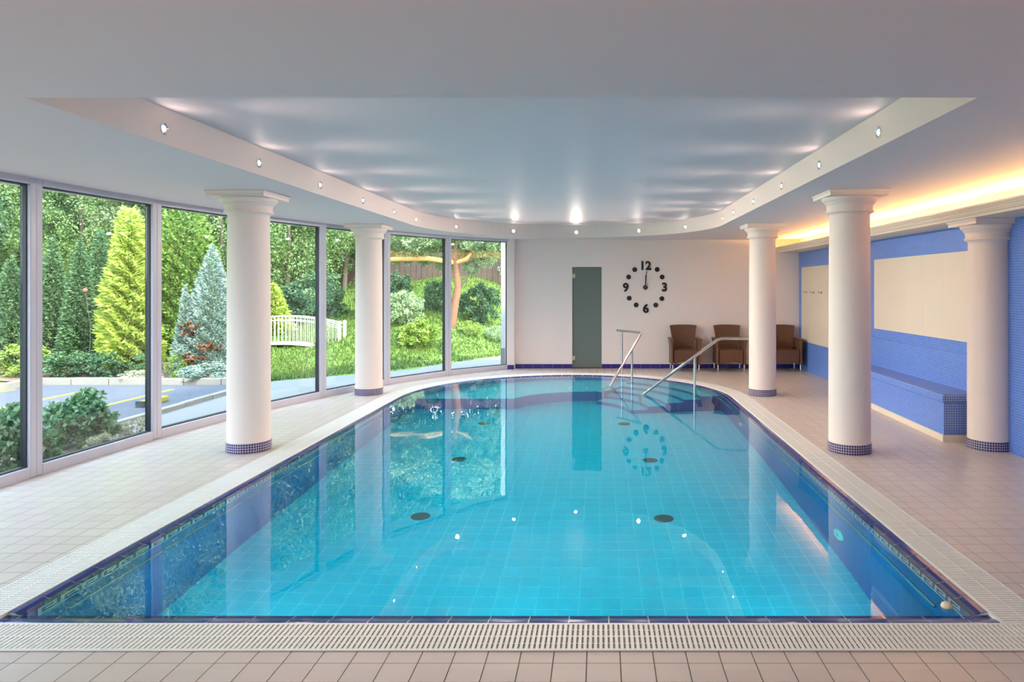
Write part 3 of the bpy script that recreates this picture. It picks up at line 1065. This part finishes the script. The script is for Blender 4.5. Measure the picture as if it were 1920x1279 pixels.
for (x, y) in ((940, 322), (897, 374), (1098, 321), (1133, 374), (901, 523), (950, 571), (1131, 526), (1088, 572)):
    MB().tube([((x-1015)*k, 0, (447-y)*k), ((x-1015)*k, -0.012, (447-y)*k)], 0.047, 28).build('dot', M['black'], clock)
MB().tube([(0, 0, 0), (0, -0.02, 0)], 0.046, 28).build('hub', M['black'], clock)
def hand(name, ang, L, w, y, mt):
    u = (math.sin(ang), 0, math.cos(ang)); n_ = (math.cos(ang), 0, -math.sin(ang))
    MB().obox((0, y, 0), u, n_, (0, -1, 0), -0.05, L, -w/2, w/2, 0, 0.003).build(name, mt, clock)
hand('minute_hand', 0.07, 0.32, 0.016, -0.021, M['black'])
hand('hour_hand', 0.03, 0.24, 0.02, -0.025, M['black'])
hand('second_hand', 0.62, 0.27, 0.005, -0.03, M['brass'])

# ------------------------------------------------------------------ wicker armchairs
def make_chair():
    c = empty('wicker_armchair', (0, 0, 0))
    W = 0.27   # half width
    # seat block with arched lower edge at the front
    mb = MB()
    xs_ = [-0.225+0.45*i/12 for i in range(13)]
    zlow = [0.155+0.035*max(0, 1-(x_/0.17)**2) for x_ in xs_]
    for (y0) in (-0.25, 0.20):
        for i, x_ in enumerate(xs_):
            mb.v.append((x_, y0, zlow[i])); mb.v.append((x_, y0, 0.405))
    n_ = 26
    for i in range(12):
        a = 2*i
        mb.f.append((a, a+2, a+3, a+1)); mb.f.append((n_+a, n_+a+1, n_+a+3, n_+a+2))
        mb.f.append((a+1, a+3, n_+a+3, n_+a+1)); mb.f.append((a, n_+a, n_+a+2, a+2))
    mb.f.append((0, 1, n_+1, n_)); mb.f.append((24, n_+24, n_+25, 25))
    bevel(mb.build('seat', M['wicker'], c), 0.014, 3)
    # backrest: widening upwards, curved and leaning back
    mb = MB()
    nx_, nz_ = 9, 8
    for side in (0, 1):
        for j in range(nz_):
            v = j/(nz_-1); z = 0.36+0.50*v
            hw = 0.205+0.055*v**1.5
            for i in range(nx_):
                u = -1+2*i/(nx_-1)
                y = 0.15+0.10*v - 0.035*(u*u)*1.0 + (0.045 if side else 0)
                mb.v.append((u*hw, y, z-(0.012*u*u if j == nz_-1 else 0)))
    N = nx_*nz_
    for j in range(nz_-1):
        for i in range(nx_-1):
            a = j*nx_+i
            mb.f.append((a, a+1, a+nx_+1, a+nx_)); mb.f.append((N+a, N+a+nx_, N+a+nx_+1, N+a+1))
    rim = [i for i in range(nx_)] + [j*nx_+nx_-1 for j in range(1, nz_)] + [(nz_-1)*nx_+i for i in reversed(range(nx_-1))] + [j*nx_ for j in reversed(range(1, nz_-1))]
    for i in range(len(rim)):
        a, b_ = rim[i], rim[(i+1) % len(rim)]
        mb.f.append((a, a+N, b_+N, b_))
    bevel(mb.build('backrest', M['wicker'], c, True), 0.010, 2)
    for sx in (-1, 1):
        mb = MB()
        # arm panel: profile in y-z, flaring outwards at the top
        rows = [(0.13, 0.235, 0.275), (0.40, 0.235, 0.272), (0.56, 0.236, 0.288), (0.605, 0.225, 0.300), (0.622, 0.228, 0.296)]
        for (z, xi, xo) in rows:
            for (x_, y0) in ((xi, -0.27), (xo, -0.27), (xo, 0.22), (xi, 0.22)):
                mb.v.append((sx*x_, y0, z))
        for r_ in range(len(rows)-1):
            for q in range(4):
                f = (r_*4+q, r_*4+(q+1) % 4, r_*4+4+(q+1) % 4, r_*4+4+q)
                mb.f.append(f if sx > 0 else tuple(reversed(f)))
        f = (3, 2, 1, 0); mb.f.append(f if sx > 0 else tuple(reversed(f)))
        f = tuple(len(rows)*4-4+q for q in range(4)); mb.f.append(f if sx > 0 else tuple(reversed(f)))
        bevel(mb.build('armrest', M['wicker'], c), 0.012, 3)
    for sx in (-1, 1):
        for y_ in (-0.235, 0.20):
            MB().lathe([(0.022, 0.0), (0.024, 0.006), (0.024, 0.02), (0.013, 0.03), (0.013, 0.17)], sx*0.245, y_, 14).build('leg', M['chrome'], c, True)
    return c
ch = make_chair()
labs = ['brown wicker armchair nearest the clock, leftmost of the three against the far wall',
        'brown wicker armchair in the middle of three, behind the sloping handrail',
        'brown wicker armchair in the corner by the blue wall, partly hidden by the distant column']
for i, (x, y) in enumerate(((1.605, 13.48), (2.45, 13.48), (3.50, 13.48))):
    o = ch if i == 0 else copy_tree(ch)
    o.location = (x, y, 0)
    tag(o, labs[i], 'armchair', 'wicker armchairs along the far wall')

# ------------------------------------------------------------------ garden outside the windows
GZ = -0.15
def border_y(x):
    return float(np.interp(x, [-30, -10.2, -6.0, -4.2, -2.6, 0.0], [12.9, 12.9, 13.1, 14.6, 17.6, 21.0]))
def border_arr(x):
    return np.interp(x, [-30, -10.2, -6.0, -4.2, -2.6, 0.0], [12.9, 12.9, 13.1, 14.6, 17.6, 21.0])
def ground(x, y):
    x = np.asarray(x, float); y = np.asarray(y, float)
    d = np.maximum(0, y-border_arr(x))
    left = np.maximum(0, -10.3-x)
    d2 = np.maximum(d, left)
    return GZ + 0.02*(d2 > 0) + 0.03*np.minimum(d2, 3.0) + 0.18*np.maximum(0, d2-np.interp(x, [-7.0, -4.8], [3.2, 0.8])) + 0.05*np.sin(x*0.9+1)*np.cos(y*0.7)*np.minimum(d2, 1)

gx = np.linspace(-44, 3, 95); gy = np.linspace(-6, 48, 109)
X, Y = np.meshgrid(gx, gy, indexing='ij')
Z = ground(X, Y) - 0.02*(np.maximum(0, Y-border_arr(X)) <= 0)
mb = MB()
mb.v = [tuple(p) for p in np.stack([X.ravel(), Y.ravel(), Z.ravel()], 1).tolist()]
for i in range(len(gx)-1):
    for j in range(len(gy)-1):
        if gx[i] > -4.6 and gy[j] < 13.0: continue
        a = i*len(gy)+j
        mb.f.append((a, a+len(gy), a+len(gy)+1, a+1))
lawn = tag(mb.build('lawn', M['lawn'], None, True), 'bright green sloping lawn behind the windows', 'lawn', kind='structure')

wp = [(-4.90, -6)] + [(p[0]-0.04, p[1]) for p in WPTS[0:]] + [(-1.6, 14.1)]
# asphalt, path, dry bed
def slab(name, poly, z0, z1, mt, **kw):
    o = MB().prism(poly, z0, z1).build(name, mt)
    tag(o, kind='structure')
    return o
slab('road', [(-10.0, -6), (-6.05, -6), (-6.05, 12.55), (-10.0, 12.55)], -0.3, GZ+0.005, M['asphalt'])
bp_ = [(-6.0, 8.2), (-4.4, 8.2), (-3.9, 10.2), (-3.3, 11.7), (-2.5, 12.9), (-1.5, 13.9), (0.5, 14.0), (0.5, 21.0), (-0.6, 20.0), (-2.7, 17.4), (-4.3, 14.5), (-6.0, 13.05)]
slab('path', bp_, -0.3, GZ+0.008, M['paving'])
slab('flower_bed_ground', [(-6.0, -6), (-4.6, -6), (-4.55, 8.2), (-6.0, 8.2)], -0.3, GZ+0.01, M['soil'])
# bed of soil under the conifers
mb = MB()
sx = np.linspace(-20, -6.4, 40); sy = np.linspace(12.7, 17.5, 14)
for a in sx:
    for b_ in sy: mb.v.append((a, b_, float(ground(a, b_))+0.012))
for i in range(len(sx)-1):
    for j in range(len(sy)-1):
        if sx[i+1] > -0.50*sy[j]: continue
        a = i*len(sy)+j; mb.f.append((a, a+len(sy), a+len(sy)+1, a+1))
tag(mb.build('planting_bed_ground', M['soil'], None, True), kind='structure')
# kerbs, stone by stone
kerb = empty('kerb', (0, 0, 0), 'pale stone kerb between the parking asphalt and the planted bed', 'kerb')
def kerb_line(p0, p1, n_, h, par):
    d = Vector((p1[0]-p0[0], p1[1]-p0[1], 0)); L = d.length; d.normalize(); nn = Vector((-d.y, d.x, 0))
    for i in range(n_):
        o = MB().obox((p0[0], p0[1], GZ), d, nn, (0, 0, 1), L*i/n_+0.006, L*(i+1)/n_-0.006, -0.05, 0.05, -0.1, h+rng.uniform(-0.008, 0.008)).build('stone', M['kerb'], par)
        bevel(o, 0.012, 2)
kerb_line((-10.05, 12.62), (-6.05, 12.62), 6, 0.12, kerb)
kerb_line((-10.05, 6.0), (-10.05, 12.5), 8, 0.12, kerb)
kerb2 = empty('kerb', (0, 0, 0), 'low kerb between the parking asphalt and the path under the windows', 'kerb')
kerb_line((-6.03, 8.8), (-6.03, 12.4), 5, 0.07, kerb2)
kerb_line((-5.75, 3.0), (-5.75, 8.7), 7, 0.05, kerb2)
# yellow parking lines, flat paint
ll = ['faded yellow parking line on the asphalt, nearest to the window', 'middle yellow parking line on the asphalt', 'yellow parking line on the asphalt farthest from the window']
for i, x in enumerate((-7.23, -8.58, -9.9)):
    o = MB().box(-0.045, 0.045, 5.0, 12.0, GZ+0.006, GZ+0.009).build('parking_line', M['yellow']); o.location = (x, 0, 0)
    tag(o, ll[i], 'road marking', 'yellow parking lines')
stop = empty('wheel_stop', (-6.62, 10.25, GZ), 'short yellow wheel stop with a dark end on the asphalt', 'wheel stop')
bevel(MB().box(-0.06, 0.06, 0, 0.55, 0.005, 0.09).build('block', M['yellow'], stop), 0.015)
MB().box(-0.062, 0.062, -0.05, 0.0, 0.005, 0.092).build('end_cap', M['gasket'], stop)

# leaves
LEAF = {
    'thuja': leaf_mat('leaf_thuja', [(60, 98, 56), (100, 142, 88), (150, 184, 124)]),
    'yellow': leaf_mat('leaf_golden', [(130, 158, 20), (196, 214, 36), (238, 240, 98)]),
    'lime': leaf_mat('leaf_lime', [(88, 124, 28), (128, 164, 46), (168, 198, 78)]),
    'silver': leaf_mat('leaf_silver', [(104, 132, 116), (156, 182, 164), (206, 220, 204)]),
    'broad': leaf_mat('leaf_broad', [(72, 112, 46), (128, 164, 82), (186, 208, 128)]),
    'pale': leaf_mat('leaf_pale', [(118, 148, 84), (172, 196, 128), (222, 232, 182)]),
    'dark': leaf_mat('leaf_dark', [(50, 86, 56), (84, 126, 84), (130, 166, 120)]),
    'bush': leaf_mat('leaf_bush', [(110, 146, 30), (164, 190, 52), (206, 220, 92)]),
    'straw': leaf_mat('leaf_straw', [(166, 158, 120), (196, 190, 150), (222, 216, 184)]),
    'rust': leaf_mat('leaf_rust', [(120, 66, 34), (168, 96, 48), (190, 128, 76)]),
    'grass': leaf_mat('leaf_grass', [(78, 108, 30), (114, 142, 44), (162, 176, 80)], 0.45),
    'hydr': leaf_mat('leaf_near', [(70, 120, 66), (118, 164, 100), (176, 204, 150)]),
    'flower': mat('red_flower', (214, 92, 84), 0.7),
}
def cards(centers, dirs, length, width, name, mt, parent=None, normals_up=0.0):
    """one small pointed quad per centre, lying along dirs"""
    N = len(centers)
    d = dirs/np.linalg.norm(dirs, axis=1, keepdims=True)
    r = rng.normal(size=(N, 3)); r[:, 2] *= (1-normals_up)
    s_ = np.cross(d, r); s_ /= np.linalg.norm(s_, axis=1, keepdims=True)+1e-9
    L = (length*rng.uniform(0.6, 1.3, N))[:, None]; W = (width*rng.uniform(0.7, 1.3, N))[:, None]
    v = np.stack([centers-d*L*0.5, centers+s_*W*0.5-d*L*0.05, centers+d*L*0.5, centers-s_*W*0.5-d*L*0.05], 1).reshape(-1, 3)
    me = bpy.data.meshes.new(name)
    me.vertices.add(4*N); me.vertices.foreach_set('co', v.astype(np.float32).ravel())
    me.loops.add(4*N); me.loops.foreach_set('vertex_index', np.arange(4*N, dtype=np.int32))
    me.polygons.add(N); me.polygons.foreach_set('loop_start', np.arange(0, 4*N, 4, dtype=np.int32))
    me.polygons.foreach_set('loop_total', np.full(N, 4, dtype=np.int32))
    me.update(calc_edges=True)
    me.materials.append(mt)
    return me
def obj_from(me, name, parent=None, scale=None, loc=None, rz=0):
    o = bpy.data.objects.new(name, me); COL.objects.link(o)
    if parent: o.parent = parent
    if scale: o.scale = scale
    if loc: o.location = loc
    o.rotation_euler = (0, 0, rz)
    return o
def round_crown(n_, clumps, mt, leaf=0.09, seed=0, spread=0.16, flat=1.0, aspect=1.0):
    """unit-radius rounded crown, centred on the origin"""
    g = rng
    c = g.normal(size=(clumps, 3)); c /= np.linalg.norm(c, axis=1, keepdims=True)
    c *= (g.uniform(0.25, 1.0, clumps)**0.45*0.86)[:, None]
    idx = g.integers(0, clumps, n_)
    off = g.normal(size=(n_, 3)); off /= np.linalg.norm(off, axis=1, keepdims=True)
    off *= (spread*g.uniform(0.5, 1.15, n_))[:, None]
    c[:, 2] *= aspect
    p = c[idx]+off
    p[:, 2] *= flat
    d = off*1.0 + g.normal(size=(n_, 3))*0.09 + np.array([0, 0, -0.03])
    return cards(p, d, leaf, leaf*0.62, 'foliage', mt)
def cone_crown(n_, mt, leaf=0.10, power=0.75, droop=0.0, lumps=9, thin=0.45):
    """unit height, unit base radius cone of sprays, lower tip at z=0"""
    g = rng
    t = 1-np.sqrt(g.uniform(0.0, 1, n_)); t = np.clip(t, 0, 0.995)
    a = g.uniform(0, 2*PI, n_)
    amp = 0.34 if lumps <= 5 else 0.22
    wob = 1.04-amp+amp*np.sin(a*lumps+t*25)*np.cos(t*34+a*2)
    R = (1-t)**power*wob*np.minimum(1, 0.72+t*3)
    rr = R*g.uniform(0.62, 1.0, n_)**0.5
    p = np.stack([rr*np.cos(a), rr*np.sin(a), t], 1)
    return p, a, t
def conifer_mesh(n_, mt, H, R, leaf, droop, width, lumps=9, power=0.75):
    p, a, t = cone_crown(n_, mt, lumps=lumps, power=power)
    p[:, 0] *= R; p[:, 1] *= R; p[:, 2] *= H
    d = np.stack([np.cos(a), np.sin(a), np.full(n_, droop)], 1) + rng.normal(size=(n_, 3))*0.35
    return cards(p, d, leaf, leaf*width, 'foliage', mt, normals_up=0.5)

def gz(x, y): return float(ground(x, y))
def px2(px, D): return (px-1125)*D/1330

def conifer(name, px, D, H, R, mt, label, n_=13000, leaf=0.08, droop=0.1, width=0.4, group=None, lumps=9, power=0.75):
    x = px2(px, D); y = D
    t = empty(name, (x, y, gz(x, y)-0.02), label, 'tree' if 'tree' in label or 'conifer' in label or 'spruce' in label else 'shrub', group)
    MB().tube([(0, 0, 0), (0.01, 0.01, H*0.25), (0, 0, H*0.45)], [0.045, 0.03, 0.01], 8).build('trunk', M['greybark'], t, True)
    o = obj_from(conifer_mesh(n_, mt, H, R, leaf, droop, width, lumps, power), 'foliage', t, loc=(0, 0, 0.03))
    tag(o, kind='stuff')
    return t
conifer('thuja_tree', 20, 14.6, 2.35, 0.62, LEAF['thuja'], 'dark green conical conifer seen through the leftmost pane', group='green conifers on the bank')
conifer('thuja_tree', 100, 14.7, 2.75, 0.52, LEAF['thuja'], 'slender green conifer at the left edge of the second pane', group='green conifers on the bank')
conifer('thuja_tree', 150, 14.3, 2.65, 0.50, LEAF['thuja'], 'green conifer left of the golden conifer, the taller nearer one', group='green conifers on the bank')
conifer('thuja_tree', 188, 15.2, 2.95, 0.62, LEAF['thuja'], 'green conifer standing just behind the golden conifer', group='green conifers on the bank')
conifer('golden_conifer', 243, 13.9, 3.25, 0.66, LEAF['yellow'], 'bright golden feathery conifer tree on the bank', n_=15000, leaf=0.17, droop=0.28, width=0.24, lumps=5, power=0.42)
conifer('lime_conifer', 345, 16.2, 3.7, 1.25, LEAF['lime'], 'broad lime green conifer behind the silver spruce', n_=24000, leaf=0.10, droop=0.3, width=0.5, power=0.5)
spruce = conifer('silver_spruce', 398, 13.7, 2.55, 0.78, LEAF['silver'], 'silver blue spruce beside the first column', n_=17000, leaf=0.075, droop=0.35, width=0.35, lumps=6, power=0.8)
conifer('silver_spruce', 347, 13.4, 1.80, 0.30, LEAF['silver'], 'small slender silver spruce left of the bigger one', n_=4500, leaf=0.075, droop=0.4, width=0.35, lumps=5, power=0.8)
conifer('yellow_shrub', 512, 18.5, 1.35, 0.62, LEAF['yellow'], 'small bright yellow shrub behind the white bridge', n_=4000, leaf=0.14, droop=0.4, width=0.35)

for (dx, dz, q) in ((-0.15, 0.95, 1), (0.25, 0.62, 2), (-0.05, 0.42, 3)):
    o = obj_from(round_crown(500, 14, LEAF['rust'], 0.26), 'dead_twigs', spruce, (0.24, 0.20, 0.14), (dx, -0.52, dz))
    tag(o, 'rust brown dead twigs', kind='stuff')
_shared = {}
def shared(kind, n_, clumps, leaf, spread=None, aspect=1.0):
    spread = spread or (0.12 if clumps > 200 else 0.17)
    key = (kind, n_, clumps, leaf, aspect)
    if key not in _shared: _shared[key] = round_crown(n_, clumps, LEAF[kind], leaf, spread=spread, aspect=aspect)
    return _shared[key]
def shrub(px, D, zc, rx, rz_, kind, label, n_=4500, clumps=60, leaf=0.11, name='shrub', group=None, cat='shrub', x=None):
    x = px2(px, D) if x is None else x
    t = empty(name, (x, D, gz(x, D)), label, cat, group)
    h = min(max(0.05, zc-gz(x, D)), rz_*0.75)
    MB().tube([(0, 0, -0.05), (0.02, 0, h*0.6), (0, 0.02, h)], [0.035, 0.025, 0.01], 7).build('stem', M['greybark'], t, True)
    o = obj_from(shared(kind, n_, clumps, leaf), 'foliage', t, (rx, rx, rz_), (0, 0, h), rng.uniform(0, 6))
    tag(o, kind='stuff')
    return t
def tree(px, D, H, R, kind, label, n_=32000, clumps=300, leaf=0.034, name='tree', group=None, trunk='greybark', x=None, rz_=None):
    x = px2(px, D) if x is None else x
    z0 = gz(x, D)
    t = empty(name, (x, D, z0), label, 'tree', group)
    rz_ = rz_ or R*1.1
    zc = (H-rz_)*0.86
    MB().tube([(0, 0, -0.1), (0.05*R, 0, zc*0.5), (0, 0.03, zc), (0.1, 0.0, zc+rz_*0.5)], [0.05*R**0.5+0.02, 0.06, 0.05, 0.02], 9).build('trunk', M[trunk], t, True)
    o = obj_from(shared(kind, n_, clumps, leaf, aspect=round(rz_/R*2)/2), 'foliage', t, (R, R, R), (0, 0, zc), rng.uniform(0, 6))
    tag(o, kind='stuff')
    return t
# low junipers and shrubs at the foot of the bank
shrub(128, 13.3, 0.12, 0.55, 0.30, 'thuja', 'low dark green shrub at the foot of the slender conifer', group='low shrubs on the bank')
shrub(188, 13.2, 0.10, 0.45, 0.32, 'dark', 'low dark shrub at the foot of the golden conifer', group='low shrubs on the bank')
shrub(275, 13.4, 0.10, 0.30, 0.28, 'thuja', 'small green shrub right of the golden conifer', group='low shrubs on the bank', n_=3000)
shrub(335, 13.2, 0.12, 0.26, 0.30, 'lime', 'small lime shrub below the little silver spruce', n_=3000)
shrub(392, 13.0, 0.08, 0.55, 0.22, 'silver', 'low spreading silver juniper on the dry bank')
shrub(30, 13.4, 0.15, 0.60, 0.42, 'bush', 'yellowish low shrub at the left end of the bank')
shrub(262, 12.95, -0.02, 0.42, 0.13, 'straw', 'tuft of dry straw grass on the edge of the bank', n_=2500)
shrub(370, 12.95, -0.03, 0.45, 0.10, 'straw', 'low dry straw tuft at the edge of the bank below the silver spruce', n_=2500)
# bushes close to the glass
shrub(95, 7.7, 0.10, 0.42, 0.42, 'hydr', 'leafy green bush close to the glass of the second pane', leaf=0.15, x=-5.65)
shrub(20, 6.6, 0.08, 0.46, 0.46, 'hydr', 'leafy green bush close to the glass of the leftmost pane', leaf=0.15, x=-5.55)
shrub(0, 5.3, 0.10, 0.45, 0.46, 'hydr', 'leafy green bush outside the pane nearest the camera', leaf=0.15, x=-5.5)
shrub(0, 8.15, -0.06, 0.26, 0.16, 'straw', 'pale dry grass tuft outside the second pane', x=-5.30, n_=2500)
shrub(0, 7.35, -0.06, 0.26, 0.15, 'straw', 'pale dry grass tuft between the near bushes and the glass', x=-5.12, n_=2500)
# garden on the lawn
shrub(535, 19.6, 1.0, 0.95, 0.75, 'dark', 'dark green shrub on the slope behind the bridge', n_=6000)
shrub(592, 20.5, 1.2, 0.95, 0.95, 'thuja', 'rounded blue green shrub behind the right end of the bridge', n_=6000)
shrub(780, 16.8, 0.42, 0.62, 0.50, 'bush', 'yellow green spreading bush on the lawn in front of the fifth pane', n_=6000)
shrub(760, 18.3, 1.05, 0.55, 0.55, 'pale', 'pale weeping shrub behind the yellow green bush', n_=5000)
shrub(818, 20.5, 1.25, 0.55, 0.70, 'thuja', 'upright rounded shrub left of the leaning trunk', n_=5000)
shrub(900, 20.2, 1.25, 0.66, 0.72, 'dark', 'dark clipped shrub right of the leaning trunk', n_=5000)
shrub(745, 21.5, 1.5, 0.5, 0.7, 'dark', 'dark shrub at the left edge of the fifth pane', n_=5000)
shrub(882, 18.9, 0.86, 0.36, 0.24, 'bush', 'small fern like clump at the foot of the leaning trunk', n_=2500)
shrub(930, 19.2, 0.80, 0.34, 0.26, 'pale', 'small pale clump right of the dark clipped shrub', n_=2500)
shrub(700, 20.8, 1.2, 0.6, 0.6, 'broad', 'green shrub on the lawn hidden beside the second column', n_=5000)

# apple tree with the leaning trunk
x0, y0 = px2(853, 19.0), 19.0
at_ = empty('apple_tree', (x0, y0, gz(x0, y0)), 'old tree with a leaning reddish trunk and pale foliage on the lawn', 'tree')
MB().tube([(-0.10, 0, -0.1), (-0.02, 0, 0.5), (0.08, 0, 1.1), (0.02, 0, 1.9), (0.1, 0, 2.6)], [0.11, 0.10, 0.09, 0.085, 0.05], 10).build('trunk', M['bark'], at_, True)
MB().tube([(0.06, 0, 0.95), (0.35, 0.05, 1.45), (0.75, 0.1, 1.95)], [0.04, 0.03, 0.02], 8).build('branch', M['greybark'], at_, True)
MB().tube([(0.02, 0, 1.75), (-0.7, -0.1, 1.86), (-1.7, -0.1, 1.84)], [0.07, 0.07, 0.06], 8).build('branch', mat('cut_branch', (206, 160, 96), 0.8), at_, True)
MB().tube([(0.02, 0, 1.75), (0.32, -0.1, 1.84), (0.46, -0.1, 2.0)], [0.07, 0.06, 0.03], 8).build('branch', bpy.data.materials['cut_branch'], at_, True)
for (dx, dz, R, q) in ((-0.9, 2.55, 1.15, 1), (0.6, 2.45, 0.95, 2), (-2.1, 2.5, 0.9, 3), (0.1, 3.0, 1.2, 4), (1.3, 2.6, 0.8, 5), (-0.3, 1.75, 0.34, 6), (0.42, 1.62, 0.3, 7), (-0.8, 1.95, 0.42, 8), (-1.5, 2.05, 0.5, 9), (0.75, 1.95, 0.45, 10), (0.15, 2.15, 0.45, 11)):
    o = obj_from(shared('pale', 7000, 90, 0.08), 'foliage', at_, (R, R*0.8, R*0.62 if R > 0.5 else R*0.8), (dx, 0.2, dz), q)
    tag(o, kind='stuff')
# background trees
bg = [  # px, D, H, R, kind, label
    (20, 23, 7.0, 2.6, 'broad', 'big round tree at the far left of the garden'),
    (-120, 22, 7.5, 2.8, 'dark', 'dark tree beyond the leftmost pane'),
    (-300, 20, 8.0, 3.0, 'broad', 'green tree far to the left of the car park'),
    (95, 26, 9.0, 3.0, 'broad', 'tall green tree behind the slender conifer'),
    (150, 20, 5.6, 1.8, 'broad', 'mid green tree rising over the two green conifers'),
    (215, 24, 8.2, 2.6, 'thuja', 'tall tree behind the golden conifer'),
    (275, 21, 6.4, 1.9, 'pale', 'pale tree right behind the golden conifer'),
    (330, 25, 8.6, 2.8, 'broad', 'green tree towering over the lime conifer'),
    (410, 20, 6.4, 1.9, 'broad', 'green tree behind the first column'),
    (470, 23, 7.6, 2.5, 'broad', 'tall green tree right of the first column'),
    (535, 22, 6.4, 2.1, 'broad', 'large light green tree behind the bridge'),
    (590, 26, 8.0, 2.6, 'pale', 'large pale green tree at the top of the slope'),
    (645, 24.5, 6.4, 1.9, 'broad', 'tree over the brown fence, left of the second column'),
    (700, 27, 8.2, 2.6, 'broad', 'green tree behind the second column'),
    (760, 28, 7.6, 2.6, 'pale', 'pale tree behind the garden fence'),
    (830, 29, 8.4, 2.6, 'broad', 'tall tree behind the fence and the leaning trunk'),
    (905, 28, 7.8, 2.5, 'dark', 'dark tree behind the clipped shrub'),
    (960, 27, 7.2, 2.3, 'pale', 'pale tree at the right end of the garden fence'),
]
for (px, D, H, R, kind, lab) in bg:
    H *= 1.45; R *= 1.15
    tree(px, D, H, R, kind, lab, group='trees behind the garden', rz_=H*0.52)
for (x, y, H, R, kind, lab) in ((-22, 12, 7.5, 2.8, 'broad', 'green tree west of the car park, the nearer one'), (-24, 6, 8, 3.0, 'dark', 'dark tree west of the car park'),
                                (-20, 1, 7.5, 2.8, 'broad', 'green tree west of the car park, beyond the near windows'), (-15.5, 15.5, 5.6, 2.0, 'dark', 'dark tree beside the left conifer'), (-17, 9.0, 4.6, 1.9, 'broad', 'round green tree at the left edge of the car park')):
    H *= 1.5 if H > 6 else 1.1; R *= 1.15
    tree(0, y, H, R, kind, lab, group='trees behind the garden', x=x, rz_=H*0.42)
# hedge closing the garden
for i, (px, D) in enumerate(((-60, 28), (60, 30), (180, 30), (300, 30), (420, 29), (540, 30), (660, 32), (780, 33), (900, 33), (1000, 33))):
    tree(px, D, 17.0, 4.4, 'broad' if i % 2 else 'dark', 'far tree in the woods behind the garden, ' + ['first', 'second', 'third', 'fourth', 'fifth', 'sixth', 'seventh', 'eighth', 'ninth', 'tenth'][i] + ' from the left', group='far woods', rz_=8.8)
# garden fence, board by board
fence = empty('garden_fence', (px2(770, 26), 26, gz(px2(770, 26), 26)), 'weathered brown board fence behind the lawn', 'fence')
for i in range(46):
    xx = -4.4+i*0.20
    zz = float(ground(px2(770, 26)+xx, 26))-gz(px2(770, 26), 26)
    o = MB().box(xx+0.004, xx+0.192, rng.uniform(-0.01, 0.01), 0.03, zz-0.1, zz+0.95+rng.uniform(-0.05, 0.05)).build('board', M['fence'], fence)
for z in (0.25, 0.75):
    MB().box(-4.4, 4.8, 0.03, 0.07, z, z+0.08).build('rail', M['fence'], fence)
# white building corner outside the last pane
po = empty('wall_pier', (-2.08, 15.6, GZ), 'white rendered pier with a grey foot outside the last window', 'pier')
MB().box(-0.08, 0.30, -0.1, 0.3, 0.40, 3.4).build('shaft', M['post'], po)
MB().box(-0.09, 0.31, -0.11, 0.31, 0.0, 0.40).build('foot', M['postbase'], po)

# arched garden bridge
bx0 = px2(575, 17.0)
br = empty('garden_bridge', (-7.60, 17.0, 0.03), 'small white arched garden bridge with thin railings on the lawn', 'bridge')
HL = 1.36
def arch(x, base, rise): return base+rise*(1-(x/HL)**2)
for yy in (0.0, 0.34):
    for (b_, w, h_) in ((0.66, 0.026, 0.04), (0.56, 0.010, 0.025), (0.02, 0.032, 0.05)):
        pts = [(-HL+2*HL*i/20, yy, arch(-HL+2*HL*i/20, b_, 0.19)) for i in range(21)]
        MB().tube(pts, w/2+0.004, 6).build('handrail' if b_ > 0.6 else 'rail', M['bridge'], br, True)
    for x_ in (-HL, HL):
        MB().box(x_-0.03, x_+0.03, yy-0.03, yy+0.03, -0.12, arch(x_, 0.74, 0.19)).build('post', M['bridge'], br)
    for i in range(1, 30):
        x_ = -HL+2*HL*i/30
        MB().box(x_-0.0055, x_+0.0055, yy-0.0055, yy+0.0055, arch(x_, 0.04, 0.19), arch(x_, 0.66, 0.19)).build('baluster', M['bridge'], br)
mb = MB()
for i in range(21):
    x_ = -HL+2*HL*i/20; z = arch(x_, 0.03, 0.19)
    mb.v += [(x_, -0.03, z-0.05), (x_, 0.37, z-0.05), (x_, 0.37, z), (x_, -0.03, z)]
for i in range(20):
    for q in range(4): mb.f.append((i*4+q, i*4+4+q, i*4+4+(q+1) % 4, i*4+(q+1) % 4))
mb.f.append((0, 1, 2, 3)); mb.f.append((83, 82, 81, 80))
mb.build('deck', M['bridge'], br)
for i, xx in enumerate((-1.0, 1.0)):
    MB().box(xx-0.05, xx+0.05, 0.03, 0.30, -0.3, arch(xx, 0.0, 0.19)).build('support', M['bridge'], br)

# red flower
fl = empty('red_flower', (px2(160, 13.6), 13.6, 1.52), 'single red rose bloom beside the golden conifer', 'flower')
mbf = MB().lathe([(0.001, -0.04), (0.035, -0.02), (0.045, 0.01), (0.03, 0.035), (0.001, 0.04)], seg=12).build('bloom', LEAF['flower'], fl, True)
MB().tube([(0, 0, -0.03), (0.03, 0.1, -0.7), (0, 0.1, -1.5)], 0.006, 6).build('stem', M['greybark'], fl, True)

# grass blades
N = 70000
xx = rng.uniform(-10.5, -0.2, N*2); yy = 12.9+22*rng.uniform(0, 1, N*2)**1.6
ok = (yy > border_arr(xx)+0.02) & (((xx > -0.50*yy) | (yy > 17.3)))
xx, yy = xx[ok][:N], yy[ok][:N]
zz = ground(xx, yy)
c = np.stack([xx, yy, zz+0.02], 1)
d = np.stack([rng.normal(size=len(xx))*0.5, rng.normal(size=len(xx))*0.5, np.ones(len(xx))], 1)
o = obj_from(cards(c, d, 0.12, 0.028, 'grass_blades', LEAF['grass']), 'grass_blades', lawn)
tag(o, kind='stuff')
